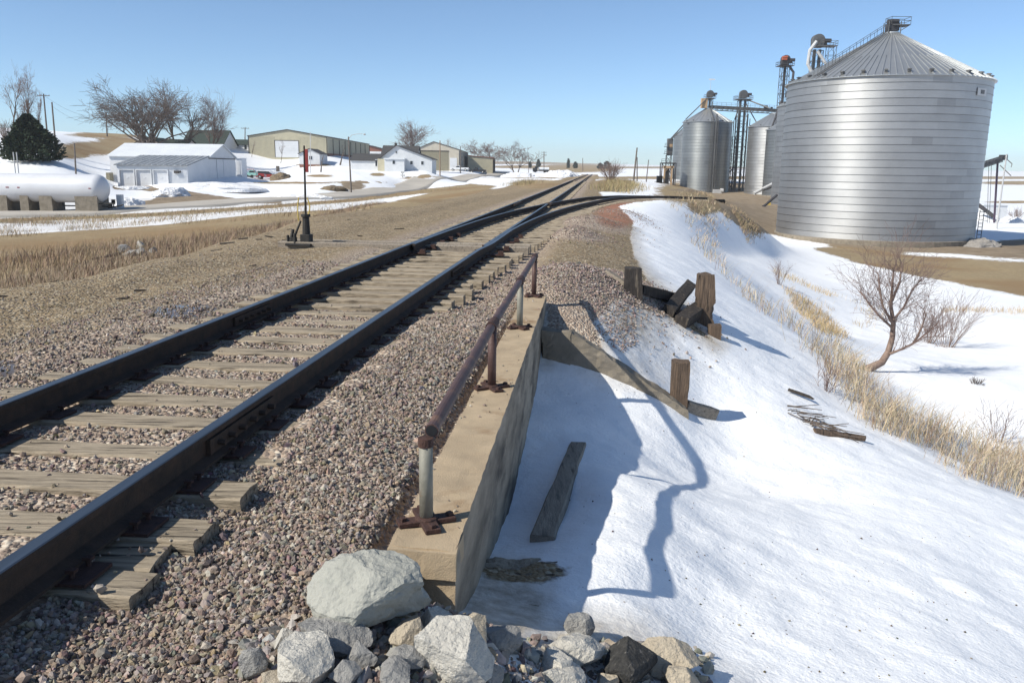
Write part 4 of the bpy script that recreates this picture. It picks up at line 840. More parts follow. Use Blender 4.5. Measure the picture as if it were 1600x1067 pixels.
ptree('bare_tree', 36, 95, 190, 152, dict(TALL, n=[11, 8, 6, 4]), 58, 'tall bare tree with a forked trunk just right of the leftmost one on the hill', 'bark', 'redtwig', 47, gl)
ptree('bare_tree', 56, 140, 198, 160, TALL, 26, 'small bare tree on the hill beside the utility pole', 'bark', 'redtwig', 48, gl)
ptree('bare_tree', 632, 180, 236, 250, dict(FINE, rmin=.026, n=[18, 10, 6, 5]), 74, 'rounded bare tree with upright branches behind the pale gable house', 'bark', 'redtwig', 58)
ptree('bare_tree', 690, 214, 240, 350, FINE, 40, 'faint bare tree showing above the tan building with the open bay', 'bark', 'redtwig', 69)
ptree('bare_tree', 757, 216, 250, 340, dict(OAK, rmin=.034, r=.02), 52, 'dense brownish bare tree behind the low tan building', 'bark', 'redtwig', 70, trunks=2)
ptree('bare_tree', 806, 217, 272, 262, dict(OAK, r=.026, rmin=.03, n=[7, 9, 7, 6]), 66, 'pale bare tree with a round open crown beside the road end', 'bark', 'redtwig', 83, trunks=2)
ptree('young_tree', 438, 215, 243, 212, YOUNG, 14, 'slim young tree in front of the white garage door of the tan warehouse', 'bark', 'redtwig', 92)
ptree('young_tree', 393, 217, 241, 214, YOUNG, 12, 'slim young tree at the left corner of the tan warehouse', 'bark', 'redtwig', 93)
ptree('pruned_tree', 531, 227, 259, 200, dict(YOUNG, r=.05, rmin=.05, n=[4, 3], seg=[4, 4, 3], trunk=.6, start=[.5, .4]), 18, 'stubby pruned tree with thick cut branches behind the street lamp', 'bark', 'bark', 94)
ptree('pruned_tree', 501, 243, 266, 178, dict(YOUNG, r=.06, rmin=.05, n=[4, 3], seg=[4, 4, 3], trunk=.6, start=[.4, .4]), 10, 'short stubby tree in front of the small white gabled shed', 'bark', 'bark', 95)
# slope tree leaning over the ravine
b = gp(1346, 576, 8, 60); dd_ = b[1]
st_ = T('leaning_tree', 'small crooked leafless tree growing sideways from the snowy slope below the big bin', 'tree', b)
k = mpp(dd_); rd = np.random.default_rng(5)
def lp(px, py, dy=0): return at(px, py, dd_+dy)
trunkpts = [lp(1344, 577)-(0, 0, .1), lp(1362, 574), lp(1378, 566, .1), lp(1388, 550, .15), lp(1394, 528, .2), lp(1396, 505, .2), lp(1392, 478, .15), lp(1394, 450, .1), lp(1396, 425, .1)]
m = MB(); m.tube(trunkpts, np.array([8, 7, 6, 5.2, 4.3, 3.8, 2.8, 2, 1.2])*k, 9)
limbs = [[(1390, 553), (1410, 545), (1430, 535), (1448, 520), (1466, 505)], [(1396, 508), (1380, 480), (1374, 450), (1372, 425)], [(1396, 500), (1412, 480), (1424, 455), (1440, 435)], [(1394, 512), (1376, 496), (1360, 478), (1344, 455)], [(1428, 536), (1440, 512), (1448, 488)], [(1394, 470), (1406, 440), (1410, 410)]]
segs = []
PL = dict(seg=[5, 4, 3], wander=[.16, .2, .22], up=[.05, .05, .03], n=[6, 5], start=[.15, .1], ang=[(20, 55), (25, 60)], len=[(.5, .9), (.4, .8)], rr=.6, r=1, rmin=.004)
for L_ in limbs:
    pts = [lp(x, y, .25*math.sin(i*1.3+len(L_))*i*.4) for i, (x, y) in enumerate(L_)]; m.tube(pts, np.linspace(2.2, .7, len(pts))*k, 6)
    for i in range(1, len(pts)):
        for q in range(7):
            d = (pts[i]-pts[i-1]); d /= np.linalg.norm(d); d = d+rd.normal(0, .5, 3)+(0, 0, .25); d /= np.linalg.norm(d); o_ = []; grow(pts[i-1]+(pts[i]-pts[i-1])*rd.random(), d, rd.uniform(.5, 1.0), .010, 0, PL, o_, rd); segs += [x[1:] for x in o_]
for i in range(5, 9):
    for q in range(6):
        d = np.array([rd.normal(0, .6), rd.normal(0, .6), .8]); d /= np.linalg.norm(d); o_ = []; grow(trunkpts[i], d, rd.uniform(.6, 1.15), .011, 0, PL, o_, rd); segs += [x[1:] for x in o_]
m.build('trunk', M['pinkbark'], st_, smooth=True); V, Fs = segs_mesh(segs, 3); new_obj('crown', V, Fs, M['redtwig'], st_)
def shrub(name, px, py, hpx, wpx, label, seed, n=26, mt='redtwig', Y=None, twig=.006, group=None, grass=False):
    b = gp(px, py, 8, 200) if Y is None else gx(px, py, Y); k = mpp(b[1]); rd = np.random.default_rng(seed); root = T(name, label, 'shrub', b, group); sg_ = []; st2 = []
    P = dict(seg=[5, 4, 3], wander=[.09, .15, .2], up=[.02, .03, .03], n=[6, 4], start=[.25, .15], ang=[(12, 40), (15, 45)], len=[(.4, .7), (.4, .7)], rr=.6, r=1, rmin=twig)
    for i in range(n):
        a = rd.uniform(0, 6.28); t = rd.uniform(.1, 1.); d = np.array([math.cos(a)*t*wpx/hpx*.6, math.sin(a)*t*.7, 1.]); d /= np.linalg.norm(d); o_ = []
        grow(b+np.array([math.cos(a), math.sin(a), 0])*.12*wpx*k*t-(0, 0, .1), d, hpx*k*rd.uniform(.75, 1.1)*.9, twig*2.2, 0, P, o_, rd)
        st2 += [x[1:] for x in o_ if x[0] == 0]; sg_ += [x[1:] for x in o_ if x[0] > 0]
    if name == 'weed_clump':
        bpy.data.objects.remove(root); V, Fs = segs_mesh(st2+sg_, 3); return tag(new_obj(name, V, Fs, M[mt], loc=tuple(b)), label, 'weeds', group)
    V, Fs = segs_mesh(st2, 4); new_obj('stems', V, Fs, M['pinkbark'], root); V, Fs = segs_mesh(sg_, 3); new_obj('twigs', V, Fs, M[mt], root)
shrub('bare_shrub', 1480, 542, 74, 100, 'wide reddish leafless shrub right of the crooked slope tree', 11, 34, twig=.0045)
shrub('bare_shrub', 1452, 536, 50, 46, 'smaller reddish shrub between the crooked slope tree and the wide shrub', 12, 18)
shrub('bare_shrub', 954, 279, 24, 40, 'dense reddish roadside bush standing right of the far tracks', 13, 60, Y=150, twig=.014)
shrub('bare_shrub', 1588, 344, 16, 24, 'tan bush on the snow at the right picture edge behind the big bin', 14, 30, Y=180, twig=.014)
shrub('weed_clump', 1528, 600, 14, 26, 'low grey weed clump on the far bank of the ravine', 15, 14, mt='bark', twig=.005)
shrub('weed_clump', 1218, 445, 36, 26, 'tall thin weeds on the snow above the tall split post', 16, 16, twig=.004)
shrub('weed_clump', 1560, 690, 60, 90, 'tall wispy weeds rising above the grass at the right edge', 17, 14, twig=.0035)
shrub('weed_clump', 1290, 610, 50, 50, 'thin wiry weeds in the grass above the log', 18, 10, twig=.0035)
# evergreen
def conifer(name, px, pytop, pybase, wpx, Y, label, seed, n=5200, leaf=.34, group=None, shape=1.):
    b = gx(px, pybase, Y); h = at(px, pytop, Y)[2]-b[2]; R = wpx*mpp(Y)/2; rd = np.random.default_rng(seed); root = T(name, label, 'evergreen', b, group)
    m = MB(); m.cyl(b-(0, 0, .3), b+(0, 0, h*.8), R*.09, R*.03, 8); m.build('trunk', M['bark'], root)
    t = rd.random(n)**.8*.98; ph = rd.uniform(0, 6.28, n); prof = np.interp(t, [0, .08, .2, .45, .75, 1], [.82, 1, .98, .80, .42, .02]) if shape == 1 else np.interp(t, [0, .2, .7, 1], [.7, 1, .8, .05])
    lump = 1+.34*n2(np.cos(ph)*2.2*3, np.sin(ph)*2.2*3+t*9, 1.3, 3, seed); rr = R*prof*lump*(rd.random(n)**.4); rr *= np.where(rd.random(n) < .04, 1.12, 1)
    C = np.stack([b[0]+rr*np.cos(ph), b[1]+rr*np.sin(ph), b[2]+.02*h+t*h*.97], 1)
    out = np.stack([np.cos(ph), np.sin(ph), rd.uniform(-.1, .7, n)], 1)+rd.normal(0, .35, (n, 3)); out /= np.linalg.norm(out, axis=1)[:, None]
    sd = np.cross(out, rd.normal(size=(n, 3))); sd /= np.linalg.norm(sd, axis=1)[:, None]; l = leaf*rd.uniform(.6, 1.4, n)[:, None]
    V = np.stack([C-out*l*.5, C+sd*l*.28, C+out*l*.7, C-sd*l*.28], 1).reshape(-1, 3); new_obj('crown', V, np.arange(n*4).reshape(-1, 4), M['needle'], root)
conifer('evergreen_tree', 49, 177, 249, 80, 128, 'broad dark green evergreen standing alone on the snowy slope behind the tank', 3, 15000, .42)
gf = 'far evergreens along the field edge'
for i, (px, t_, b_, w_, lb) in enumerate([(828, 253, 262, 4, 'far evergreen left of the narrow one, nearest the pale round-crowned tree'), (841, 249, 262, 6, 'far evergreen just left of the crossarm pole'), (888, 248, 258, 4, 'tall narrow far evergreen standing alone above the field'), (899, 253, 259, 6, 'rounded far evergreen right of the tall narrow one'), (948, 252, 260, 12, 'wide far evergreen clump behind the reddish roadside bush'), (938, 255, 260, 8, 'low far evergreen left of the wide clump')]):
    conifer('distant_evergreen', px, t_, b_, w_, 800, lb, 30+i, 500, 1.3, gf, 2)
shrub('bare_shrub', 6, 200, 26, 24, 'dark tangled brush at the left picture edge on the hill', 19, 30, mt='twig', Y=158, twig=.02)
# ------------------------------------------------------------------ buildings
def gable(root, x0, x1, y0, y1, zb, ze, zr, axis, wall, roof, oh=.35, th=.12, ridge=None, wname='wall', rname='roof', trim=None):
    """walls + gabled roof. axis 'x': ridge along x; 'y': ridge along y. ridge: offset coordinate"""
    m = MB()
    if axis == 'x':
        yc = (y0+y1)/2 if ridge is None else ridge
        m.extrude([(x0, y0, zb), (x0, y1, zb), (x0, y1, ze), (x0, yc, zr), (x0, y0, ze)], (x1-x0, 0, 0)); m.build(wname, wall, root); m = MB()
        for ya in (y0, y1):
            d = np.array([0, ya-yc, ze-zr]); L = np.linalg.norm(d); e = np.array([0, yc, zr])+d*(1+oh/L); n = np.array([0, 0, th])
            m.extrude([(x0-oh, yc, zr+.02), tuple(e+(x0-oh, 0, .02)), tuple(e+n+(x0-oh, 0, .02)), (x0-oh, yc, zr+th+.02)], (x1-x0+2*oh, 0, 0))
        return m.build(rname, roof, root)
    xc = (x0+x1)/2 if ridge is None else ridge
    m.extrude([(x0, y0, zb), (x1, y0, zb), (x1, y0, ze), (xc, y0, zr), (x0, y0, ze)], (0, y1-y0, 0)); m.build(wname, wall, root); m = MB()
    for xa in (x0, x1):
        d = np.array([xa-xc, 0, ze-zr]); L = np.linalg.norm(d); e = np.array([xc, 0, zr])+d*(1+oh/L); n = np.array([0, 0, th])
        m.extrude([(xc, y0-oh, zr+.02), tuple(e+(0, y0-oh, .02)), tuple(e+n+(0, y0-oh, .02)), (xc, y0-oh, zr+th+.02)], (0, y1-y0+2*oh, 0))
    return m.build(rname, roof, root)
def ribs(root, p0, p1, zb, zt, n, out, m, name='siding_ribs', w=.05, d=.04):
    p0 = np.array(p0, float); p1 = np.array(p1, float); mb = MB(); a = math.atan2(p1[1]-p0[1], p1[0]-p0[0])
    for t in np.linspace(0, 1, n): q = p0+(p1-p0)*t; mb.box((q[0]+out[0]*d/2, q[1]+out[1]*d/2, (zb+zt)/2), (w, d, zt-zb), a)
    return mb.build(name, m, root)
def window(root, x, y, z, w, h, ax='y', sgn=-1, name='window'):
    m = MB(); t = .06
    if ax == 'y': m.box((x, y+sgn*.03, z), (w, .05, h))
    else: m.box((x+sgn*.03, y, z), (.05, w, h))
    wd = m.build(name, M['white'], root); m = MB()
    if ax == 'y': m.box((x, y+sgn*.058, z), (w-.2, .02, h-.2))
    else: m.box((x+sgn*.058, y, z), (.02, w-.2, h-.2))
    m.build('pane', M['glass'], wd)
def Xa(px, Y): return float(at(px, 260, Y)[0])
def Zp(px, py, Y): return float(at(px, py, Y)[2])
M['baywall'] = mat('beige_metal_siding', (.52, .475, .39), (.46, .42, .345), 1, .7)
# white barn with lean-to garage
Yf, Yb_, Yr = 132., 141.5, 155.; xa, xb = Xa(182, Yf), Xa(292, Yf); zb = -2.1
bn = T('metal_barn', 'white metal barn with a three-door garage lean-to beside the dirt drive', 'barn', ((xa+xb)/2, 145, zb))
x0 = Xa(172, Yb_); ze = Zp(328, 246, Yb_); zr = Zp(346, 227, (Yb_+Yr)/2)
gable(bn, x0, xb, Yb_, Yr, zb-1, ze, zr, 'x', M['white'], M['wroof'])
el = Zp(240, 259, Yf); m = MB(); m.extrude([(xa, Yf, zb-1), (xa, Yb_-.02, zb-1), (xa, Yb_-.02, ze+.05), (xa, Yf, el)], (xb-xa, 0, 0)); m.build('lean_to_wall', M['white'], bn)
m = MB(); m.extrude([(xa-.3, Yf-.35, el-.02), (xa-.3, Yb_, ze+.1), (xa-.3, Yb_, ze+.22), (xa-.3, Yf-.35, el+.1)], (xb-xa+.5, 0, 0)); m.build('lean_to_roof', M['groof'], bn)
m = MB()
for i in range(13): x = xa+.2+i*(xb-xa-.2)/12; m.extrude([(x, Yf-.35, el+.1), (x, Yb_, ze+.22), (x, Yb_, ze+.28), (x, Yf-.35, el+.16)], (.06, 0, 0))
m.build('roof_ribs', M['wroof'], bn)
ribs(bn, (xa+.05, Yf), (xb, Yf), el-.42, el-.1, 50, (0, -1), M['white'], 'fascia_ribs')
px0 = [(186, 209), (212, 235.5), (239, 261.5)]; zt = Zp(220, 267, Yf)
for a, b in px0:
    da, db = Xa(a+1, Yf), Xa(b, Yf); m = MB(); m.b2((da, Yf-.03, zb-.4), (db, Yf+.06, zt)); dr = m.build('garage_door', M['door'], bn); m = MB()
    for k in range(1, 5): z = zb+(zt-zb)*k/5; m.b2((da+.05, Yf-.045, z-.02), (db-.05, Yf-.03, z+.02))
    m.box(((da+db)/2, Yf-.05, zb+(zt-zb)*.55), (.3, .03, .22)); m.build('door_seams', M['white'], dr)
    m = MB(); m.b2((da-.12, Yf-.28, zb-.4), (da, Yf, zt+.1)); m.b2((db, Yf-.28, zb-.4), (db+.12, Yf, zt+.1)); m.b2((da-.12, Yf-.28, zt+.1), (db+.12, Yf, zt+.22)); m.build('door_frame', M['white'], bn)
ribs(bn, (Xa(263, Yf), Yf), (xb, Yf), zb-.5, el-.45, 16, (0, -1), M['white'])
ax_ = Xa(276, Yf); z_ = Zp(276, 269, Yf); m = MB(); m.box((ax_, Yf-.22, z_), (.7, .42, .42)); m.box((ax_+.55, Yf-.12, z_+.05), (.16, .2, .32)); m.build('air_conditioner', M['trim'], bn)
yd = (Yb_+Yr)/2; m = MB(); m.b2((xb+.02, yd-3.1, zb+.6), (xb+.10, yd+.02, ze-.3)); m.b2((xb+.02, yd+.16, zb+.6), (xb+.10, yd+3.4, ze-.3)); m.build('sliding_door', M['white'], bn)
m = MB(); m.b2((xb+.02, yd+.02, zb+.6), (xb+.05, yd+.16, ze-.3)); m.b2((xb+.02, Yb_, ze-.25), (xb+.12, Yr, ze-.1)); m.build('door_track', M['trim'], bn)
m = MB(); m.b2((x0-.1, Yf+8, zb), (x0+.5, Yf+9.3, zb+2)); m.build('dark_doorway', M['tandark'], bn)
# little white shed right of the barn
q = gx(373, 272, 158); sh = T('tool_shed', 'tiny white shed at the right end of the metal barn', 'shed', q); xs = Xa(368.5, 157), Xa(380, 157)
m = MB(); m.b2((xs[0], 157, q[2]-.6), (xs[1]-.3, 160, Zp(372, 248, 157))); m.build('wall', M['white'], sh); m = MB(); m.b2((xs[0]+.3, 156.95, q[2]-.3), (xs[1]-.6, 157.02, Zp(372, 252, 157))); m.build('door', M['door'], sh); m = MB(); m.b2((xs[0]-.05, 156.8, Zp(372, 248, 157)), (xs[1]-.2, 160.2, Zp(372, 247, 157))); m.build('roof', M['wroof'], sh)
# dark green roofed house
Y0 = 212; x0, x1 = Xa(294, Y0)-1, Xa(350, Y0); zb = Zp(360, 243, Y0+5)
hs_ = T('white_house', 'white house with a steep dark green roof behind the barn', 'house', (x0/2+x1/2, Y0+5, zb))
gable(hs_, x0, x1, Y0, Y0+11, zb-2, Zp(350, 226, Y0), Zp(360, 205, Y0+5.5), 'x', M['white'], M['greenroof'])
gable(hs_, x1-4, x1+3.4, Y0+11.3, Y0+17, zb-2, Zp(376, 226, Y0+12), Zp(376, 219, Y0+14), 'x', M['white'], M['greenroof'], wname='wing_wall', rname='wing_roof')
window(hs_, x1+2.1, Y0+11.3, Zp(376, 231, Y0+11), .8, 1.5)
m = MB(); m.box((x1+.02, Y0+5.5, Zp(360, 214, Y0+5)), (.05, .5, 1.)); m.build('attic_vent', M['door'], hs_)
# low house between barn and hill
Y0 = 182; x0, x1, x2 = Xa(206, Y0), Xa(262, Y0), Xa(289, Y0)
lh = T('pink_house', 'low pink-beige house with dark green roof half hidden behind the barn roof', 'house', (x1, Y0+4, 2))
gable(lh, x0, x1, Y0, Y0+8, 1, Zp(230, 228, Y0), Zp(230, 215, Y0), 'y', M['pinkwall'], M['greenroof']); gable(lh, x1-1, x2, Y0+1, Y0+8, 1, Zp(270, 227, Y0), Zp(270, 218, Y0), 'x', M['pinkwall'], M['greenroof'], wname='wing_wall', rname='wing_roof')
# tan warehouse
Y0, Y1 = 218, 281; x0, x1 = Xa(390, Y0), Xa(512, Y0); zb, ze, zr = Zp(450, 243, Y0), Zp(450, 214, Y0), Zp(450, 203.5, Y0)
wh = T('tan_warehouse', 'long tan metal warehouse with a large white door in its gable', 'warehouse', ((x0+x1)/2, Y0+30, zb))
gable(wh, x0, x1, Y0, Y1, zb-2, ze, zr, 'y', M['tan'], M['trim'], .25, .18)
ribs(wh, (x0+.4, Y0), (Xa(430, Y0), Y0), zb-.5, ze, 20, (0, -1), M['tan']); ribs(wh, (Xa(468.5, Y0), Y0), (x1-.3, Y0), zb-.5, ze, 20, (0, -1), M['tan'], 'siding_ribs')
ribs(wh, (x1, Y0+7), (x1, Y1), zb-1, ze-.2, 8, (1, 0), M['trim'], 'downspouts', .16, .16); ribs(wh, (x1, Y0+.4), (x1, Y1-.5), zb-1, ze-.2, 60, (1, 0), M['tan'], 'siding_ribs', .08)
m = MB(); m.b2((x1+.02, Y0, zb-1), (x1+.05, Y1, zb+.7)); m.build('wall_base', M['brickred'], wh)
m = MB(); m.b2((x0-.06, Y0-.06, zb-1), (x0+.12, Y0, ze)); m.b2((x1-.12, Y0-.06, zb-1), (x1+.04, Y0, ze)); m.build('corner_trim', M['trim'], wh)
da, db, zt = Xa(431.5, Y0), Xa(467.5, Y0), Zp(450, 220.5, Y0); m = MB(); m.b2((da, Y0-.08, zb-.5), (db, Y0+.05, zt)); dr = m.build('overhead_door', M['white'], wh); m = MB()
for k in range(1, 6): z = zb+(zt-zb)*k/6; m.b2((da+.1, Y0-.10, z-.03), (db-.1, Y0-.08, z+.03))
m.build('door_seams', M['door'], dr); m = MB(); m.b2((da-.15, Y0-.1, zb-.5), (da, Y0, zt+.15)); m.b2((db, Y0-.1, zb-.5), (db+.15, Y0, zt+.15)); m.b2((da, Y0-.1, zt), (db, Y0, zt+.15)); m.build('door_frame', M['trim'], wh)
# white gabled shed in the yard
Y0 = 196; x0, x1 = Xa(468, Y0), Xa(500, Y0); zb = Zp(485, 259, Y0); sd = T('garden_shed', 'small white gabled shed with dark roof on the snow before the warehouse', 'shed', ((x0+x1)/2, Y0+4, zb))
gable(sd, x0, x1, Y0, Y0+8, zb-1.2, Zp(485, 240.5, Y0), Zp(484, 233, Y0), 'y', M['siding'], M['darkroof'], .3); window(sd, Xa(486, Y0), Y0, Zp(486, 247, Y0), .9, 1.0)
m = MB(); m.b2((x0-.02, Y0-.04, zb-.4), (x1+.02, Y0, zb+.25)); m.build('wall_base', M['brickred'], sd)
# pale gable house
Y0 = 190; k = mpp(Y0); x0, xr, x1 = Xa(594, Y0), Xa(620, Y0), Xa(675, Y0); zb = Zp(640, 268, Y0)
h2 = T('gable_house', 'pale grey house with wide asymmetric gable and low garage wing', 'house', ((x0+x1)/2, Y0+5, zb))
gable(h2, x0, x1, Y0, Y0+10, zb-1.5, Zp(675, 249, Y0), Zp(620, 228, Y0), 'y', M['siding'], M['darkroof'], .4, ridge=xr)
gable(h2, Xa(548, Y0), x0-.02, Y0+.5, Y0+9, zb-1.5, Zp(570, 251, Y0), Zp(570, 241, Y0+4), 'x', M['siding'], M['darkroof'], .3, wname='garage_wall', rname='garage_roof')
m = MB(); m.b2((Xa(603.5, Y0), Y0-2.6, zb-1), (Xa(634, Y0), Y0-.02, Zp(615, 249, Y0))); pw = m.build('porch_wall', M['siding'], h2); m = MB(); m.b2((Xa(602.5, Y0), Y0-2.9, Zp(615, 249, Y0)), (Xa(635, Y0), Y0-.02, Zp(615, 247.6, Y0))); m.build('porch_roof', M['wroof'], h2)
m = MB(); m.b2((Xa(591.5, Y0), Y0-1.2, zb-.6), (Xa(603, Y0), Y0-.02, Zp(597, 248.5, Y0))); m.build('entry_wall', M['tan'], h2)
window(h2, Xa(618, Y0), Y0-2.6, Zp(618, 254, Y0), .75, .95); window(h2, Xa(643, Y0), Y0, Zp(643, 254.5, Y0), .75, .95); window(h2, Xa(660, Y0), Y0, Zp(660, 255, Y0), .75, .95); window(h2, Xa(619.5, Y0), Y0, Zp(619, 238, Y0), .5, .7); window(h2, Xa(587.5, Y0), Y0+.5, Zp(587, 255, Y0), .6, 1.6)
# dark roofed house behind
Y0 = 212; h3 = T('rear_house', 'dark grey house roof with two vents showing behind the pale gable house', 'house', (Xa(622, Y0), Y0+4, 0)); gable(h3, Xa(597, Y0), Xa(651, Y0), Y0, Y0+9, -1, Zp(622, 244, Y0), Zp(622, 228.5, Y0+4), 'x', M['siding'], M['darkroof'])
m = MB(); m.box((Xa(615, Y0), Y0+4.5, Zp(615, 227.5, Y0+4)), (.6, .6, 1.3)); m.build('chimney', M['trim'], h3); m = MB(); m.box((Xa(643, Y0), Y0+4.5, Zp(643, 228.5, Y0+4)), (.5, .5, 1.1)); m.build('chimney', M['trim'], h3)
# red-brown barn
Y0 = 300; h4 = T('red_barn', 'red-brown shed end with dark roof between warehouse and house', 'shed', (Xa(586, Y0), Y0+5, 3)); gable(h4, Xa(570, Y0), Xa(598, Y0), Y0, Y0+14, 1, Zp(586, 233.5, Y0), Zp(574, 227, Y0), 'y', M['brickred'], M['darkroof'], .4, ridge=Xa(574, Y0)); m = MB(); m.b2((Xa(578, Y0), Y0-.06, 2), (Xa(596, Y0), Y0+.02, Zp(586, 237, Y0))); m.build('door', M['white'], h4)
# tan building with open bay
Y0, Y1 = 270, 322; x0, x1 = Xa(651, Y0), Xa(717, Y0); zb, ze, zr = Zp(690, 263, Y0), Zp(700, 234, Y0), Zp(678, 222, Y0)
h5 = T('tan_bay_building', 'tan metal building with a deep open bay and white overhead door', 'building', ((x0+x1)/2, Y0+20, zb))
gable(h5, x0, x1, Y0, Y1, zb-1, ze, zr, 'y', M['baywall'], M['trim'], .25, .16, ridge=Xa(678, Y0))
m = MB(); m.b2((Xa(657, Y0), Y0-.05, zb-1), (Xa(701, Y0), Y0+.02, Zp(680, 236.5, Y0))); m.build('bay_shade_panel', M['tandark'], h5); m = MB(); m.b2((Xa(656.5, Y0), Y0-.12, Zp(680, 237, Y0)), (Xa(701.5, Y0), Y0, Zp(680, 235.5, Y0))); m.build('bay_lintel', M['trim'], h5)  # flat dim panel, the shade inside the open bay painted as colour
m = MB(); m.b2((Xa(703, Y0), Y0-.06, zb-.5), (Xa(714, Y0), Y0+.02, Zp(708, 247, Y0))); m.build('overhead_door', M['white'], h5); ribs(h5, (x1, Y0+1), (x1, Y1), zb-1, ze-.2, 14, (1, 0), M['trim'], 'siding_ribs', .15, .1)
# low tan building
Y0 = 300; x0, x1 = Xa(731, Y0), Xa(770, Y0); zb = Zp(750, 270, Y0); zl, zr_ = Zp(731, 244, Y0), Zp(770, 247.5, Y0); h6 = T('low_tan_building', 'low flat-roofed tan building with brown roof edge behind the dark pickup', 'building', ((x0+x1)/2, Y0+10, zb))
m = MB(); m.extrude([(x0, Y0, zb-1), (x1, Y0, zb-1), (x1, Y0, zr_), (x0, Y0, zl)], (0, 34, 0)); m.build('wall', M['tan'], h6); m = MB(); m.extrude([(x0-.3, Y0-.3, zl+.02), (x1+.3, Y0-.3, zr_+.02), (x1+.3, Y0-.3, zr_+.32), (x0-.3, Y0-.3, zl+.32)], (0, 34.6, 0)); m.build('roof', M['brickred'], h6)
ribs(h6, (x0+.3, Y0), (x1-.2, Y0), zb-.5, zr_-.1, 22, (0, -1), M['tan']); ribs(h6, (x1, Y0), (x1, Y0+34), zb-.5, zr_-.1, 16, (1, 0), M['trim'], 'siding_ribs', .2, .1)

# ------------------------------------------------------------------ propane tank
Yt = 76.; R0 = 22*mpp(Yt); zc = Zp(80, 294, Yt); xr = Xa(166, Yt); xl = Xa(-150, Yt); zg = -2.75
tk = T('propane_tank', 'long white propane storage tank on concrete saddles at the left edge', 'storage tank', (xl/2+xr/2, Yt, zg))
prof = [(0, xl)]; hd = R0*.75
L_ = [(R0*math.sin(a), xl+hd-hd*math.cos(a)) for a in np.linspace(.05, math.pi/2, 9)]+[(R0, x) for x in np.linspace(xl+hd, xr-hd, 12)[1:-1]]+[(R0*math.cos(a), xr-hd+hd*math.sin(a)) for a in np.linspace(0, math.pi/2-.05, 9)]
m = MB(); m.lathe((0, 0, 0), L_, 40); v = np.concatenate(m.v); m2 = MB(); m2.add(np.stack([v[:, 2], v[:, 0]+Yt, v[:, 1]+zc], 1), m.f); m2.build('tank_shell', M['tank'], tk, smooth=True)
m = MB()
for px, w_, h_ in ((21, 5, 1.6), (38, 4, 1.6), (148, 4, 1.4)): 
    for q in range(4): m.box((Xa(px, Yt)+(q-1.5)*w_*mpp(Yt)/4, Yt-R0*1.002, zc+.05), (w_*mpp(Yt)/5.5, .03, h_*mpp(Yt)))
m.build('red_lettering', M['target'], tk)
for px, w_, yy in ((14, 38, -.1), (48, 24, .9), (84, 36, 1.2), (139, 35, -.05)):
    xm = Xa(px, Yt); w2_ = w_*mpp(Yt); m = MB(); n_ = 12; xs_ = np.linspace(-R0*.85, R0*.85, n_); top_ = zc-np.sqrt(R0**2-xs_**2)+.05
    m.extrude([(xm-w2_/2, Yt+x, t) for x, t in zip(xs_, top_)]+[(xm-w2_/2, Yt+R0*.85, zg-.6), (xm-w2_/2, Yt-R0*.85, zg-.6)], (w2_*(.55 if px != 139 else 1), 0, 0)); m.build('concrete_saddle', M['concrete_grey'], tk)
m = MB(); xq = Xa(95, Yt); m.tube([(xq, Yt-.3, zc-R0), (xq, Yt-.3, zg+.35), (xr-.6, Yt-.3, zg+.35), (xr+.6, Yt-.3, zg+.3), (xr+1.4, Yt-.3, zg+.5)], .06, 8); m.tube([(xr-2.2, Yt-.8, zc-R0*.9), (xr-2, Yt-.8, zg+.6), (xr+.9, Yt-.8, zg+.6)], .05, 8); m.box((xr+.2, Yt-.3, zg+.4), (.3, .3, .5)); m.build('piping', M['stand'], tk)
m = MB()
for px in (23, 28): m.cyl((Xa(px, Yt), Yt, zc+R0-.05), (Xa(px, Yt), Yt, Zp(px, 238, Yt)), .05, n=8)
m.build('vent_stack', M['whitepole'], tk)
q = gx(186, 322, 78); lc = T('loading_cabinet', 'white loading cabinet with a small black valve stand beside the propane tank', 'cabinet', q); m = MB(); m.box(q+(.15, 0, .65), (.5, .5, 1.5)); bevel(m.build('cabinet_body', M['white'], lc), .03); m = MB(); m.cyl(q+(-.5, 0, -.2), q+(-.5, 0, .7), .05); m.box(q+(-.5, 0, .75), (.3, .2, .35)); m.cyl(q+(-1.1, 0, -.2), q+(-1.1, 0, .8), .04); m.cyl(q+(-1.1, 0, .6), q+(-.5, 0, .6), .04); m.build('valve_stand', M['stand'], lc)

# ------------------------------------------------------------------ poles
def pole(name, px, pyt, pyb, Y, label, cat, m, r=.14, lean=0., arms=0, lamp=0, group=None, topx=None):
    b = gx(px, pyb, Y); t = at(topx if topx is not None else px, pyt, Y); root = T(name, label, cat, b, group); mb = MB(); mb.cyl(b-(0, 0, .5), t, r, r*.7, 10); mb.build('shaft', m, root)
    for k in range(arms):
        mb = MB(); z = t[2]-.35-k*.9; mb.box((t[0], t[1]-.12, z), (2.2, .1, .12), .12)
        for x in (-1, -.45, .45, 1): mb.cyl((t[0]+x, t[1]-.12+x*.12, z), (t[0]+x, t[1]-.12+x*.12, z+.22), .05, n=6)
        mb.build('crossarm', M['pole'], root)
    if lamp:
        mb = MB(); mb.tube([t-(0, 0, .3), t+(.5, 0, .25), t+(1.3, 0, .42), t+(2.1, 0, .45)], .045, 6); mb.build('lamp_arm', M['whitepole'], root); mb = MB(); mb.lathe(t+np.array([2.4, 0, .38]), [(.05, .12), (.22, .05), (.2, -.04), (.1, -.1)], 10); mb.build('lamp_head', M['whitepole'], root)
    return root
pole('street_lamp', 549, 214, 303, 126, 'leaning grey pole street lamp with curved arm beside the road', 'street lamp', M['pole'], .13, lamp=1, topx=544.5)
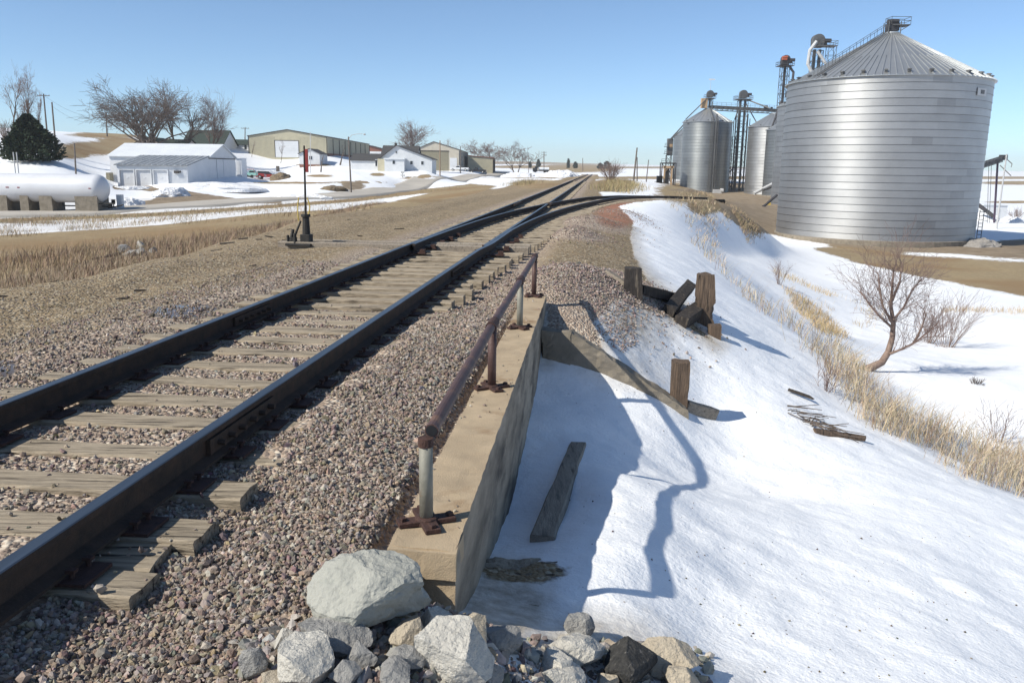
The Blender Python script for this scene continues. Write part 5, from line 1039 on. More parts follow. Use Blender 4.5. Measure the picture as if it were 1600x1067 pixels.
pole('flagpole', 485, 207, 273, 178, 'bare pale metal pole in the snowy yard, left of the street lamp', 'pole', M['whitepole'], .09)
pole('utility_pole', 687.5, 220, 282, 205, 'light brown wooden pole beside the pale gable house', 'utility pole', M['tanpole'], .16)
pole('utility_pole', 719.5, 229, 270, 252, 'dark wooden pole in front of the parked white pickup', 'utility pole', M['pole'], .16, lamp=1)
pole('utility_pole', 850, 237, 266, 330, 'distant utility pole with two crossarms above the fuel tanks', 'utility pole', M['pole'], .2, arms=2)
pole('utility_pole', 910.5, 247, 272, 420, 'thin far pole beside the point where the tracks vanish', 'utility pole', M['pole'], .2)
pole('utility_pole', 826, 243, 268, 330, 'thin pole right of the pale round-crowned bare tree', 'utility pole', M['pole'], .12)
pole('utility_pole', 989.5, 284, 284, 150, 'dark utility pole leaning right at the snowy embankment', 'utility pole', M['pole'], .17, topx=995.5) if False else pole('utility_pole', 989.5, 231, 284, 150, 'dark utility pole leaning right at the snowy embankment', 'utility pole', M['pole'], .17, topx=995.5)
pole('utility_pole', 995.5, 246, 286, 158, 'short utility pole with a small lamp right behind the dark leaning one', 'utility pole', M['pole'], .13)
pole('utility_pole', 1009, 250, 293, 170, 'thin pole leaning right between the embankment poles and the grain dryer', 'utility pole', M['pole'], .12, topx=1013.5)
pole('utility_pole', 72.5, 147, 200, 160, 'dark utility pole on the hill right of the tall bare trees', 'utility pole', M['pole'], .17, topx=68, arms=1)
pole('utility_pole', 86, 160, 222, 142, 'shorter grey utility pole just above the evergreen', 'utility pole', M['pole'], .16, topx=81)
pole('utility_pole', 167, 175, 210, 235, 'utility pole on the hilltop left of the huge bare tree', 'utility pole', M['pole'], .2, topx=165.5)
pole('yard_light', 117.5, 224, 272, 104, 'grey yard light post standing behind the propane tank', 'light post', M['pole'], .12, topx=116)
pole('utility_pole', 383, 199, 236, 236, 'distant pole with crossarm between green-roofed house and tan warehouse', 'utility pole', M['pole'], .16, arms=1)
pole('marker_post', 749.5, 272, 285, 205, 'short post in the snow beside the road end', 'post', M['pole'], .14) if False else None
pole('marker_post', 829.5, 271, 284, 180, 'short leaning post in the snow left of the tracks', 'post', M['pole'], .14)
def wire(name, a, b, sag, label, r=.02):
    t = np.linspace(0, 1, 14)[:, None]; P = np.array(a)*(1-t)+np.array(b)*t; P[:, 2] -= sag*4*(t*(1-t))[:, 0]; m = MB(); m.tube(P, r, 4); return tag(m.build(name, M['stand'], loc=tuple(P[0])), label, 'wire')
wire('power_line', at(68, 149, 160), at(165.5, 177, 235), 2., 'thin power line sagging from the hill pole to the hilltop pole', .018)
wire('power_line', at(81, 166, 142), at(167, 182, 235), 2.2, 'lower thin power line running behind the evergreen towards the hilltop pole', .018)
wire('power_line', at(485, 209, 178), at(544, 217, 126), .8, 'thin service wire between the pale metal pole and the street lamp', .014)
# ------------------------------------------------------------------ vehicles
def vehicle(name, px, py, Y, L, hdg, paint, label, cat='pickup', kind='pickup', cabpaint=None, group=None, W=1.85):
    b = gx(px, py, Y); b[2] += .05; root = T(name, label, cat, b, group); Rm = rotz(hdg)
    def put(mb, nm, mt, par=root, bev=0):
        mb2 = MB(); v = np.concatenate(mb.v)@Rm.T+b; mb2.add(v, mb.f); o = mb2.build(nm, mt, par)
        if bev: bevel(o, bev)
        return o
    h = L/2; m = MB()
    if kind == 'pickup': lower = [(-h, .45), (h, .45), (h, .85), (h-.15, 1.0), (h-1.35, 1.08), (h-1.5, 1.1), (-h, 1.1)]; cab = [(h-1.5, 1.08), (h-2.2, 1.72), (h-3.1, 1.76), (h-3.35, 1.08)]
    else: lower = [(-h, .45), (h, .45), (h, .85), (h-.15, 1.0), (h-1.2, 1.08), (-h, 1.08)]; cab = [(h-1.25, 1.06), (h-2., 1.68), (-h+.35, 1.72), (-h+.02, 1.06)]
    m.extrude([(x, -W/2, z) for x, z in lower], (0, W, 0)); put(m, 'body', paint, bev=.05)
    m = MB(); m.extrude([(x, -W/2+.1, z) for x, z in cab], (0, W-.2, 0)); cb = put(m, 'cab', cabpaint or paint, bev=.05)
    xs_ = [c[0] for c in cab]; m = MB(); zc0, zc1 = 1.16, 1.6
    for sd in (-1, 1): m.extrude([(cab[0][0]-.25, sd*(W/2-.095), zc0), (cab[1][0]-.02, sd*(W/2-.095), zc1), (cab[2][0]+.1, sd*(W/2-.095), zc1), (cab[3][0]+.12, sd*(W/2-.095), zc0)], (0, sd*.02, 0))
    m.extrude([(cab[0][0]-.08, -W/2+.2, zc0), (cab[1][0]+.07, -W/2+.2, zc1), (cab[1][0]+.1, -W/2+.2, zc1), (cab[0][0]-.05, -W/2+.2, zc0)], (0, W-.4, 0)); put(m, 'windows', M['glass'], cb)
    if kind == 'pickup': m = MB(); m.b2((-h+.1, -W/2+.12, 1.1), (cab[3][0]-.05, W/2-.12, 1.106)); put(m, 'bed', M['black'])
    for x in (h-.95, -h+1.05):
        for sd in (-1, 1):
            m = MB(); m.cyl((x, sd*(W/2-.2), .38), (x, sd*(W/2+.02), .38), .38, n=16); wl = put(m, 'wheel', M['rubber']); m = MB(); m.cyl((x, sd*(W/2+.0), .38), (x, sd*(W/2+.035), .38), .22, n=12); put(m, 'rim', M['whitepole'], wl)
    for sd in (-1, 1): m = MB(); m.box((h+.005, sd*(W/2-.25), .82), (.04, .32, .18)); put(m, 'headlight', M['white']); m = MB(); m.box((-h-.005, sd*(W/2-.1), .9), (.04, .14, .3)); put(m, 'taillight', M['red'])
    m = MB(); m.box((h+.03, 0, .52), (.14, W-.1, .2)); put(m, 'bumper', M['whitepole']); m = MB(); m.box((-h-.03, 0, .52), (.14, W-.1, .2)); put(m, 'bumper', M['whitepole']); return root
vehicle('parked_suv', 418, 279, 182, 4.6, .25, M['red'], 'red car with a black top parked by the soil heap', 'car', 'suv', M['black'])
vehicle('parked_pickup', 398, 278.5, 178, 4.4, .1, M['red'], 'red and teal pickup parked behind the barn end', 'pickup', 'pickup', M['teal'])
b = gx(392, 279, 175); tr = T('teal_trailer', 'pale teal open trailer box left of the red pickup', 'trailer', b); m = MB(); m.box(b+(0, 0, .75), (2.6, 1.6, .6)); m.build('trailer_box', M['teal'], tr)
for sx in (-.5, .5):
    m = MB(); m.cyl(b+(sx, -.85, .32), b+(sx, -.7, .32), .32, n=14); m.build('wheel', M['rubber'], tr)
m = MB(); m.tube([b+(-1.1, -.7, 1.0), b+(-1.1, -.7, 1.7), b+(.9, -.7, 1.75), b+(1.1, -.7, 1.05)], .06, 6); m.build('rack', M['red'], tr)
vehicle('parked_pickup', 718, 266.5, 268, 6.0, math.pi-.05, M['white'], 'white pickup parked in front of the tan bay building', 'pickup')
vehicle('parked_pickup', 746, 269.5, 272, 5.6, math.pi-.05, M['black'], 'dark pickup parked in front of the low tan building', 'pickup')
b = gx(845, 273, 330); tt = T('fuel_trailer', 'dark truck with two pale cylindrical tanks parked near the far crossing', 'truck', b); m = MB(); m.box(b+(-2.3, 0, 1.0), (1.8, 2, 1.5)); m.box(b+(-1.9, 0, 1.9), (1.2, 1.9, .8)); m.build('cab', M['black'], tt); m = MB(); m.box(b+(0.9, 0, .7), (4.6, 1.8, .25)); m.build('chassis', M['black'], tt)
for i in (0, 1): m = MB(); m.cyl(b+(-.9+i*2.2, 0, 1.45), b+(1.1+i*2.1, 0, 1.45), .62, n=16); m.build('tank', M['wroof'], tt)
for x in (-2.3, 1.6, 2.5): m = MB(); m.cyl(b+(x, -1, .42), b+(x, -.75, .42), .42, n=14); m.build('wheel', M['rubber'], tt)
# electric box on the lawn, lawn tractor
q = gx(434, 262, 196); o = MB().box(q+(0, 0, .6), (.7, .5, 1.3)); tag(bevel(o.build('utility_box', M['pole'], loc=tuple(q)), .03).id_data, 'small grey utility box standing on the snow left of the gabled shed', 'utility box')
q = gx(629, 272, 176); lt = T('lawn_ornament', 'small dark and white mailbox stand on the snow before the pale gable house', 'mailbox', q); m = MB(); m.cyl(q-(0, 0, .3), q+(0, 0, .9), .06); m.build('stand', M['pole'], lt); m = MB(); m.box(q+(0, 0, 1.0), (.7, .4, .4)); m.box(q+(.05, -.1, .4), (.9, .5, .3)); m.build('mailbox_body', M['whitepole'], lt)

# ------------------------------------------------------------------ heaps
def heap(name, px, py, wpx, hpx, m, label, cat, seed, group=None, Y=None, deep=.6, rough_=.18):
    b = gx(px, py, Y) if Y else gp(px, py, 10, 400); k = mpp(b[1]); V, Fs = ico(5); V = V[:].copy(); keep = V[:, 2] > -.25
    h = np.maximum(V[:, 2], 0)**1.25; P = np.stack([V[:, 0]*wpx*k/2, V[:, 1]*wpx*k*deep, np.where(V[:, 2] < 0, V[:, 2]*.3, h*hpx*k)], 1); r_ = np.hypot(V[:, 0], V[:, 1])
    P[:, 2] += rough_*hpx*k*fbm(V*2.6+seed, 5, .6)*np.clip(V[:, 2]*3, 0, 1); P[:, :2] *= (1+.18*fbm(V*1.6+seed+5, 3))[:, None]; P[:, 2] = np.where(V[:, 2] < -.02, -.4*hpx*k, P[:, 2])
    return tag(new_obj(name, P+b, Fs, m, loc=tuple(b)), label, cat, group)
gs = 'ploughed snow heaps'
heap('snow_heap', 200, 314, 48, 14, M['snowpile'], 'rounded snow heap right of the propane tank loading cabinet', 'snow heap', 1, gs, 84)
heap('snow_heap', 268, 303, 54, 13, M['snowpile'], 'dirty snow heap beside the drive in front of the garage lean-to', 'snow heap', 2, gs, 108)
heap('snow_heap', 205, 293, 70, 6, M['snowpile'], 'low snow bank in front of the garage doors', 'snow heap', 3, gs, 126)
heap('snow_heap', 330, 291, 170, 10, M['snowpile'], 'broad smooth snow bank below the barn end', 'snow heap', 4, gs, 128, .25, .1)
heap('snow_heap', 470, 311, 110, 6, M['snowpile'], 'long low snow ridge along the road left of the street lamp', 'snow heap', 5, gs, 107, .12, .35)
heap('snow_heap', 875, 274, 62, 11, M['snowpile'], 'large ploughed snow heap left of the far tracks', 'snow heap', 6, gs, 215)
heap('snow_heap', 810, 276, 60, 8, M['snowpile'], 'ploughed snow heap at the foot of the pale round-crowned tree', 'snow heap', 7, gs, 245)
heap('snow_heap', 1580, 342, 34, 9, M['snowpile'], 'snow heap with shaded side behind the big bin at the right edge', 'snow heap', 8, gs, 170)
heap('snow_heap', 1535, 346, 50, 10, M['snowpile'], 'shaded blue snow heap right behind the big bin', 'snow heap', 9, gs, 175)
heap('soil_heap', 440, 281, 34, 9, M['dirtpile'], 'brown soil heap beside the red car', 'soil heap', 10, None, 172)
heap('soil_heap', 520, 296, 42, 6, M['dirtpile'], 'low brown soil patch heaped in the snow before the street lamp', 'soil heap', 12, None, 128)
heap('gravel_heap', 1530, 391, 62, 12, M['gravelpile'], 'grey gravel heap at the right foot of the biggest bin', 'gravel heap', 11, None, 112)
# ------------------------------------------------------------------ grain elevator
def tang(px): r = ray(px, 264+.014*(px-800)); return math.atan2(r[0], r[1])
def bin_pos(pl, pr, R):
    a, b = tang(pl), tang(pr); D = R/math.sin((b-a)/2); m = (a+b)/2; return D*math.sin(m), D*math.cos(m)
def from_left(pl, Y, R):
    D = Y
    for _ in range(30): a = tang(pl)+math.asin(R/D); D = Y/math.cos(a)
    return D*math.sin(a), Y
def grain_bin(name, X, Y, R, zb, ze, zr, rings, label, m, nr=48, vents=20, seg=128, peakr=.09, group=None, half=True, seams=24):
    root = T(name, label, 'grain bin', (X, Y, zb), group); rd = np.random.default_rng(int(R*100+Y)); t = np.arange(seg)*2*math.pi/seg; V = []; cols = []; Fs = []; n = 0; hr = (ze-zb)/rings
    for k in range(rings):
        z0 = zb+k*hr; z1 = z0+hr; base = rd.uniform(.93, 1.04); pan = rd.uniform(.97, 1.03, seams); off = int(rd.integers(0, seg)); per = seg//seams
        pan[rd.random(seams) < .04] *= .86
        c = base*pan[((np.arange(seg)+off) // per) % seams]
        for s_ in range(seg):
            a, b = t[s_], t[(s_+1) % seg]; ra, rb = R+.05, R
            V += [(X+ra*math.cos(a), Y+ra*math.sin(a), z0), (X+ra*math.cos(b), Y+ra*math.sin(b), z0), (X+rb*math.cos(b), Y+rb*math.sin(b), z1), (X+rb*math.cos(a), Y+rb*math.sin(a), z1)]; cols += [c[s_]]*4
            Fs.append((n, n+1, n+2, n+3)); n += 4
    o = new_obj('wall', V, np.array(Fs), m, root); tint_attr(o, np.repeat(np.array(cols)[:, None], 3, 1))
    V = np.array(V)
    nrm = np.stack([(V[:, 0]-X)/R, (V[:, 1]-Y)/R, np.zeros(len(V))], 1); me = o.data; me.polygons.foreach_set('use_smooth', np.ones(len(me.polygons), bool)); me.normals_split_custom_set_from_vertices(nrm.tolist())
    mb = MB()   # lap seams: a thin shadow ledge under each ring, and vertical panel laps
    for k in range(1, rings): z = zb+k*hr; mb.lathe((X, Y, z), [(R+.03, -.012), (R+.06, -.022), (R+.06, .0), (R+.03, .015)], seg)
    mb.build('ring_laps', M['galvold'], root)
    rp = R*peakr; Re = R+.35; mb = MB(); zer = ze-(zr-ze)*.35/R+.08; mb.lathe((X, Y, 0), [(Re, zer-.05), (Re, zer), (rp, zr), (rp, zr+.25), (rp*.6, zr+.3)], 96); ro = mb.build('roof', M['binroof'], root)
    mb = MB()
    for q in range(nr*(2 if half else 1)):
        a = q*2*math.pi/(nr*(2 if half else 1)); f0 = rp/Re if q % 2 == 0 or not half else .58
        c_, s_ = math.cos(a), math.sin(a); tg = np.array([-s_, c_, 0])*.05; up_ = np.array([0, 0, .11])
        def pt(f): return np.array([X+Re*f*c_, Y+Re*f*s_, zer+(zr-zer)*(1-f)/(1-rp/Re)])
        A, B = pt(1.), pt(f0); mb.add([A-tg, A+tg, B+tg, B-tg, A-tg+up_, A+tg+up_, B+tg+up_, B-tg+up_], [(4, 5, 6, 7), (0, 4, 7, 3), (1, 2, 6, 5), (0, 1, 5, 4)])
    mb.build('roof_ribs', M['binroof'], ro)
    for q in range(vents):
        a = q*2*math.pi/vents+.1; f = .94; z = zer+(zr-zer)*(1-f)/(1-rp/Re); c = np.array([X+Re*f*math.cos(a), Y+Re*f*math.sin(a), z]); k = (R/13.5*.8+.2)*.62; mb = MB(); mb.box(c+(0, 0, .3*k), (.75*k, .6*k, .6*k), a); mb.box(c+np.array([.35*k*math.cos(a), .35*k*math.sin(a), .42*k]), (.5*k, .75*k, .16*k), a); mb.build('roof_vent', M['steel'], root)
    mb = MB(); mb.lathe((X, Y, zb), [(R+.3, -1.), (R+.3, .12), (R+.05, .18)], 64); mb.build('foundation_ring', M['concrete_grey'], root)
    return root
def lattice(mb, c, w, z0, z1, step, r=.06, d=None):
    d = d or w; cs = [(-w/2, -d/2), (w/2, -d/2), (w/2, d/2), (-w/2, d/2)]
    for x, y in cs: mb.cyl((c[0]+x, c[1]+y, z0), (c[0]+x, c[1]+y, z1), r, n=4)
    n = max(1, int((z1-z0)/step)); hz = (z1-z0)/n
    for k in range(n):
        za, zc_ = z0+k*hz, z0+(k+1)*hz
        for i in range(4):
            a, b = cs[i], cs[(i+1) % 4]; mb.cyl((c[0]+a[0], c[1]+a[1], zc_), (c[0]+b[0], c[1]+b[1], zc_), r*.7, n=4); p, q = (a, b) if k % 2 else (b, a); mb.cyl((c[0]+p[0], c[1]+p[1], za), (c[0]+q[0], c[1]+q[1], zc_), r*.6, n=4)
def handrail(mb, pts, h=1.1, r=.035, closed=False):
    pts = [np.array(p, float) for p in pts]; 
    if closed: pts = pts+[pts[0]]
    for a, b in zip(pts[:-1], pts[1:]):
        for z in (h*.5, h): mb.cyl(a+(0, 0, z), b+(0, 0, z), r, n=4)
        n = max(1, int(np.linalg.norm(b-a)/1.4))
        for i in range(n+1): q = a+(b-a)*i/n; mb.cyl(q, q+(0, 0, h), r, n=4)
def ladder(mb, a, b, w=.5, r=.04, cage=False, n=None):
    a = np.array(a, float); b = np.array(b, float); L = np.linalg.norm(b-a); s_ = np.array([w/2, 0, 0]); mb.cyl(a-s_, b-s_, r, n=4); mb.cyl(a+s_, b+s_, r, n=4)
    k = n or int(L/.5)
    for i in range(k): q = a+(b-a)*(i+.5)/k; mb.cyl(q-s_, q+s_, r*.7, n=4)
    if cage:
        for i in range(int(L/1.2)):
            q = a+(b-a)*(i+.5)/int(L/1.2); p = [q+np.array([.42*math.cos(t), -.75*abs(math.sin(t))-.02, 0]) for t in np.linspace(0, math.pi, 7)]; mb.tube(p, r*.6, 4)
        for t in np.linspace(.3, math.pi-.3, 4): o_ = np.array([.42*math.cos(t), -.75*math.sin(t), 0]); mb.cyl(a+o_+(0, 0, 2), b+o_, r*.6, n=4)
gbn = 'galvanised grain bins'
RA = 13.5; XA, YA = bin_pos(1219.5, 1535.5, RA)
zbA = Zp(1370, 378, YA-RA*.9); zeA = (Zp(1227, 121, YA+RA*.42)+Zp(1552, 127, YA-RA*.42))/2-.75; zrA = Zp(1392, 54, YA)
A = grain_bin('grain_bin', XA, YA, RA, zbA, zeA, zrA, 22, 'biggest and nearest galvanised grain bin at the right, with a ladder up its conical roof', M['galvbin'], 48, 30, 192, .075, gbn, True, 32)
mb = MB(); zt = zrA+.3
for (x, y) in ((-1.2, -1.2), (1.2, -1.2), (1.2, 1.2), (-1.2, 1.2)): mb.cyl((XA+x*.7, YA+y*.7, zrA), (XA+x*.7, YA+y*.7, zt+1.3), .07, n=6)
mb.box((XA+.9, YA, zt+.85), (2.4, 2.0, .12)); handrail(mb, [(XA-.6, YA-1., zt+.9), (XA+2.1, YA-1., zt+.9), (XA+2.1, YA+1., zt+.9), (XA-.6, YA+1., zt+.9)], 1.0, .035, True); mb.cyl((XA+.9, YA-.9, zt+.1), (XA+2.0, YA-.9, zt+.8), .05, n=4); mb.build('peak_platform', M['steel'], A)
mb = MB(); mb.box((XA, YA, zt+.6), (1.5, 1.3, 1.0)); mb.cyl((XA-.9, YA-.3, zt+1.3), (XA+.7, YA-.3, zt+1.4), .3, n=10); mb.box((XA+.1, YA+.2, zt+1.3), (.9, .8, .5)); mb.build('peak_drive', M['darksteel'], A)
mb = MB(); an = R_(205); zer = zeA
p0 = np.array([XA+RA*math.cos(an), YA+RA*math.sin(an), zeA+.35]); p1 = np.array([XA+1.2*math.cos(an), YA+1.2*math.sin(an), zrA+.25]); sd_ = np.array([-math.sin(an), math.cos(an), 0])*.35
for sg_ in (-1, 1):
    mb.cyl(p0+sd_*sg_, p1+sd_*sg_, .04, n=4); mb.cyl(p0+sd_*sg_+(0, 0, .95), p1+sd_*sg_+(0, 0, .95), .035, n=4)
    for i in range(11): q = p0+(p1-p0)*i/10+sd_*sg_; mb.cyl(q, q+(0, 0, .95), .03, n=4)
for i in range(40): q = p0+(p1-p0)*(i+.5)/40; mb.cyl(q-sd_, q+sd_, .03, n=4)
mb.build('roof_ladder', M['steel'], A)
# number plate sticker near the eave
an = math.atan2(-YA, -XA)+R_(58); mb = MB(); c = np.array([XA+(RA+.09)*math.cos(an), YA+(RA+.09)*math.sin(an), zeA-1.9]); mb.box(c, (.05, 2.2, .95), an); mb.build('sign_plate', M['whitepole'], A)
mb = MB(); c2_ = c+np.array([.04*math.cos(an), .04*math.sin(an), 0]); 
for i in range(5): mb.box(c2_+np.array([-math.sin(an), math.cos(an), 0])*(-.1+.2*i-.2), (.03, .12, .5), an)
mb.build('sign_lettering', M['steel'], A)
# outside ladder and door stair at the right foot, leaning tubes
an = math.atan2(-YA, -XA)+R_(83); c = np.array([XA+(RA+.5)*math.cos(an), YA+(RA+.5)*math.sin(an), zbA]); mb = MB(); ladder(mb, c, c+(0, 0, 4.2), .6, .06); mb.build('wall_ladder', M['steel'], A)
# second big bin
XB, YB = from_left(1207.5, 192, RA); zbB = G(XB, YB)+.1; zbB = Zp(1203, 338, YB+4); zeB = Zp(1212, 168, YB+5); zrB = zeB+7.5
B_ = grain_bin('grain_bin', XB, YB, RA, zbB, zeB, zrB, 22, 'second big galvanised bin mostly hidden behind the biggest one, only its left edge showing', M['galvbin'], 48, 20, 160, .08, gbn, True, 32)
# silos
R1 = 7.3
X1, Y1 = bin_pos(1063.5, 1139.5, R1); S1 = grain_bin('grain_bin', X1, Y1, R1, Zp(1100, 304, Y1-6), Zp(1103, 191.5, Y1), Zp(1104, 171, Y1), 24, 'tall grey bin with a caged ladder down its front, nearest the siding', M['galvold'], 30, 10, 96, .16, gbn, False, 18)
mb = MB(); xl_ = X1+.2; yl_ = Y1-R1-.35; ze1 = Zp(1103, 191.5, Y1); zb1 = Zp(1100, 304, Y1-6); ladder(mb, (xl_-.5, yl_, zb1), (xl_-.5, yl_, ze1+1), .5, .05, True); mb.cyl((xl_+.6, yl_, zb1), (xl_+.6, yl_, ze1+2), .28, n=8); mb.cyl((xl_+1.2, yl_, zb1+1), (xl_+1.2, yl_, ze1+1), .1, n=6); lattice(mb, (xl_+.9, yl_-.1), .5, zb1, ze1+.5, 1.2, .04)
mb.cyl((xl_, Y1-R1, ze1+.3), (xl_-.1, Y1-1.2, Zp(1104, 171, Y1)+.4), .16, n=6); mb.build('caged_ladder', M['steel'], S1)
mb = MB(); mb.box((X1+2.2, yl_-.3, zb1+1), (2.6, 1., 1.2)); mb.cyl((X1+3.2, yl_-.3, zb1+1.2), (X1+4, yl_-.3, zb1+1.2), .7, n=12); mb.build('fan', M['whitepole'], S1)
X0, Y0_ = from_left(1050, Y1+42, R1); S0 = grain_bin('grain_bin', X0, Y0_, R1, Zp(1056, 300, Y0_), Zp(1053, 211, Y0_), Zp(1060, 195, Y0_), 20, 'grey bin showing only its left edge behind the tall bin with the caged ladder', M['galvold'], 30, 10, 96, .16, gbn, False, 18)
X2, Y2 = from_left(1164.5, Y1-8, R1); S2 = grain_bin('grain_bin', X2, Y2, R1, Zp(1170, 304, Y2), Zp(1172, 198.5, Y2), Zp(1210, 178, Y2), 22, 'pale bin with the curved dark shadow on its lower half, left of the big bins', M['galvbin'], 30, 10, 96, .16, gbn, False, 18)
X3, Y3 = from_left(1193, Y2-17, R1); S3 = grain_bin('grain_bin', X3, Y3, R1, Zp(1196, 306, Y3), Zp(1197, 203, Y3), Zp(1230, 180, Y3), 22, 'grey bin squeezed between the shadowed pale bin and the second big bin', M['galvold'], 30, 10, 96, .16, gbn, False, 18)
for xx in (0,):
    mb = MB(); c = np.array([X2+.5, Y2-2, Zp(1192, 190, Y2)]); mb.lathe(c, [(1.7, -2), (1.7, .2), (1.2, 1.2), (.5, 1.7)], 14); mb.build('roof_fan', M['darksteel'], S2)
# bucket elevator legs
def leg(name, px, Y, pyt, pyb, w, label, seed, m='steel', headm='steel', tubes=2, headw=1., zbase=None, plat=True, group='bucket elevator legs'):
    x = float(at(px, pyt, Y)[0]); zb = zbase if zbase is not None else G(x, Y); zt = Zp(px, pyt, Y); root = T(name, label, 'bucket elevator', (x, Y, zb), group); hh = 2.6*headw
    mb = MB(); lattice(mb, (x, Y), w, zb-.5, zt-hh-.3, 2.2, .085, w); mb.build('tower_frame', M[m], root); mb = MB()
    for k in range(tubes): xx = x+(k-(tubes-1)/2)*w*.55; mb.box((xx, Y, (zb+zt-hh)/2), (.55, .75, zt-hh-zb))
    mb.build('leg_trunk', M[m], root)
    if plat:
        mb = MB(); z = zt-hh; mb.box((x, Y, z), (w*1.9, w*1.7, .15)); a = w*.95; b = w*.85; handrail(mb, [(x-a, Y-b, z), (x+a, Y-b, z), (x+a, Y+b, z), (x-a, Y+b, z)], 1.1, .045, True); mb.build('head_platform', M[m], root)
    mb = MB(); prof = [(-1.0*headw, 0), (-1.05*headw, 1.3*headw)]+[(-1.05*headw*math.cos(t), 1.3*headw+.9*headw*math.sin(t)) for t in np.linspace(.2, math.pi-.2, 8)]+[(1.05*headw, 1.3*headw), (.8*headw, 0)]
    mb.extrude([(x+a, Y-.6*headw, zt-2.3*headw+b) for a, b in prof], (0, 1.2*headw, 0)); bevel(mb.build('head_hood', M[headm], root), .06)
    mb = MB(); mb.cyl((x+.9*headw, Y-.9, zt-1.2*headw), (x+2.0*headw, Y-.9, zt-1.2*headw), .32*headw, n=10); mb.box((x+1.2*headw, Y-.3, zt-1.6*headw), (.7, .7, .7)); mb.build('drive_motor', M['darksteel'], root)
    return root, x, zb, zt
L1, lx, lzb, lzt = leg('bucket_elevator', 1162, Y1+4, 140.5, 303, 2.6, 'tall grey elevator leg with round hood standing between the tall bin and the shadowed bin', 1, tubes=2, headw=1.15)
mb = MB()
for dx, rr_ in ((-2.6, .15), (-2.0, .2), (-1.4, .13), (1.6, .2), (2.3, .13)): mb.cyl((lx+dx, Y1+3, lzb), (lx+dx, Y1+3, lzt-4-2*abs(dx)), rr_, n=6)
lattice(mb, (lx-2.3, Y1+2.5), 1.2, lzb, lzt-14, 2., .06); mb.cyl((lx-.6, Y1+3, lzt-3), (lx-2.4, Y1+3, lzt-9), .2, n=8); mb.cyl((lx+.6, Y1+3, lzt-4), (lx+3.6, Y1, lzt-10), .17, n=8)
mb.cyl((lx-1.5, Y1+3, lzb+7), (lx-4.4, Y1+2, lzb+4.5), .2, n=8); mb.cyl((lx-4.4, Y1+2, lzb+4.5), (lx-2.2, Y1+3, lzb+1), .2, n=8); mb.cyl((lx+1, Y1+3, lzt-3), (lx+6.5, Y1-2, Zp(1186, 170, Y1)), .2, n=8); mb.cyl((lx+1.5, Y1+3, lzb+2.2), (lx+4.5, Y1+1, lzb+3.6), .18, n=8); mb.build('spouts', M['steel'], L1)
L2, l2x, l2zb, l2zt = leg('bucket_elevator', 1110, Y1, 141, 172, 1.6, 'short elevator head standing on the roof peak of the tall bin with caged ladder', 2, zbase=Zp(1104, 171, Y1)+.3, headw=.95, tubes=1)
mb = MB(); mb.box((X1-1.6, Y1-.5, Zp(1098, 162, Y1)), (1.8, 1.4, 2.8)); mb.build('head_box', M['lumber'], L2)
mb = MB(); mb.cyl((l2x-1, Y1-1, l2zt-2.5), np.array([X1-R1-.1, Y1-3, Zp(1072, 188, Y1)]), .16, n=8); mb.cyl((X1-R1+.4, Y1-3, Zp(1070, 190, Y1)), (Xa(1046, Y1+20), Y1+20, Zp(1046, 217, Y1+20)), .2, n=8); mb.cyl((X1-R1+.6, Y1-3.6, Zp(1070, 194, Y1)), (Xa(1046, Y1+20), Y1+20, Zp(1046, 219, Y1+20)), .14, n=8); mb.build('spouts', M['steel'], L2)
mb = MB(); mb.cyl((l2x, Y1, l2zt), (l2x, Y1, Zp(1111, 125, Y1)), .05, n=6); fl = mb.build('flag_staff', M['whitepole'], L2); mb = MB(); mb.box((l2x+.3, Y1, Zp(1111, 124.5, Y1)), (1.9, .08, .35)); mb.build('wind_vane', M['white'], fl)
L3, _, _, _ = leg('bucket_elevator', 1228, 236, 86, 300, 2.1, 'dark lattice leg with an orange motor head left of the biggest bin', 3, 'darksteel', 'darksteel', 1, 1.15)
x3 = float(at(1226, 93, 236)[0]); z3 = Zp(1226, 93, 236); mb = MB(); mb.box((x3-.3, 236-.9, z3), (1.3, .6, .6)); mb.cyl((x3-1.0, 235, z3+.3), (x3+.5, 235, z3+.5), .32, n=10); mb.build('orange_motor', M['orange'], L3)
mb = MB(); mb.tube([(x3+1.2, 235, z3-2), (x3+2.4, 235, z3-3.5), (x3+2.3, 235, z3-6), (x3+.8, 235, z3-10)], .35, 8); mb.cyl((x3-.3, 235, z3-11), (x3-3.2, 233, z3-19), .25, n=8); mb.build('spouts', M['darksteel'], L3)
L4, x4, z4b, z4t = leg('bucket_elevator', 1279, 200, 53, 300, 2.2, 'grey elevator leg with railed platform rising behind the roof of the biggest bin', 4, 'steel', 'steel', 2, 1.35, plat=False)
mb = MB(); z = Zp(1290, 74, 200); mb.box((x4+1.6, 199, z), (4.4, 3, .15)); handrail(mb, [(x4+.2, 197.6, z), (x4+3.8, 197.6, z), (x4+3.8, 200.4, z), (x4+.2, 200.4, z)], 1.1, .045, True); lattice(mb, (x4+2.9, 199), 1.8, z-14, z, 2, .06)
mb.build('service_platform', M['steel'], L4); mb = MB(); mb.tube([(x4-.8, 198.5, z+1), (x4-2.2, 198.5, z-1), (x4-2.4, 198.5, z-4), (x4-1.2, 198.5, z-6)], .4, 8); mb.tube([(x4-.5, 198.3, z-1.2), (x4+.8, 198.2, z-2.8), (x4+2, 198, z-4.5)], .35, 8); mb.build('spouts', M['whitepole'], L4)
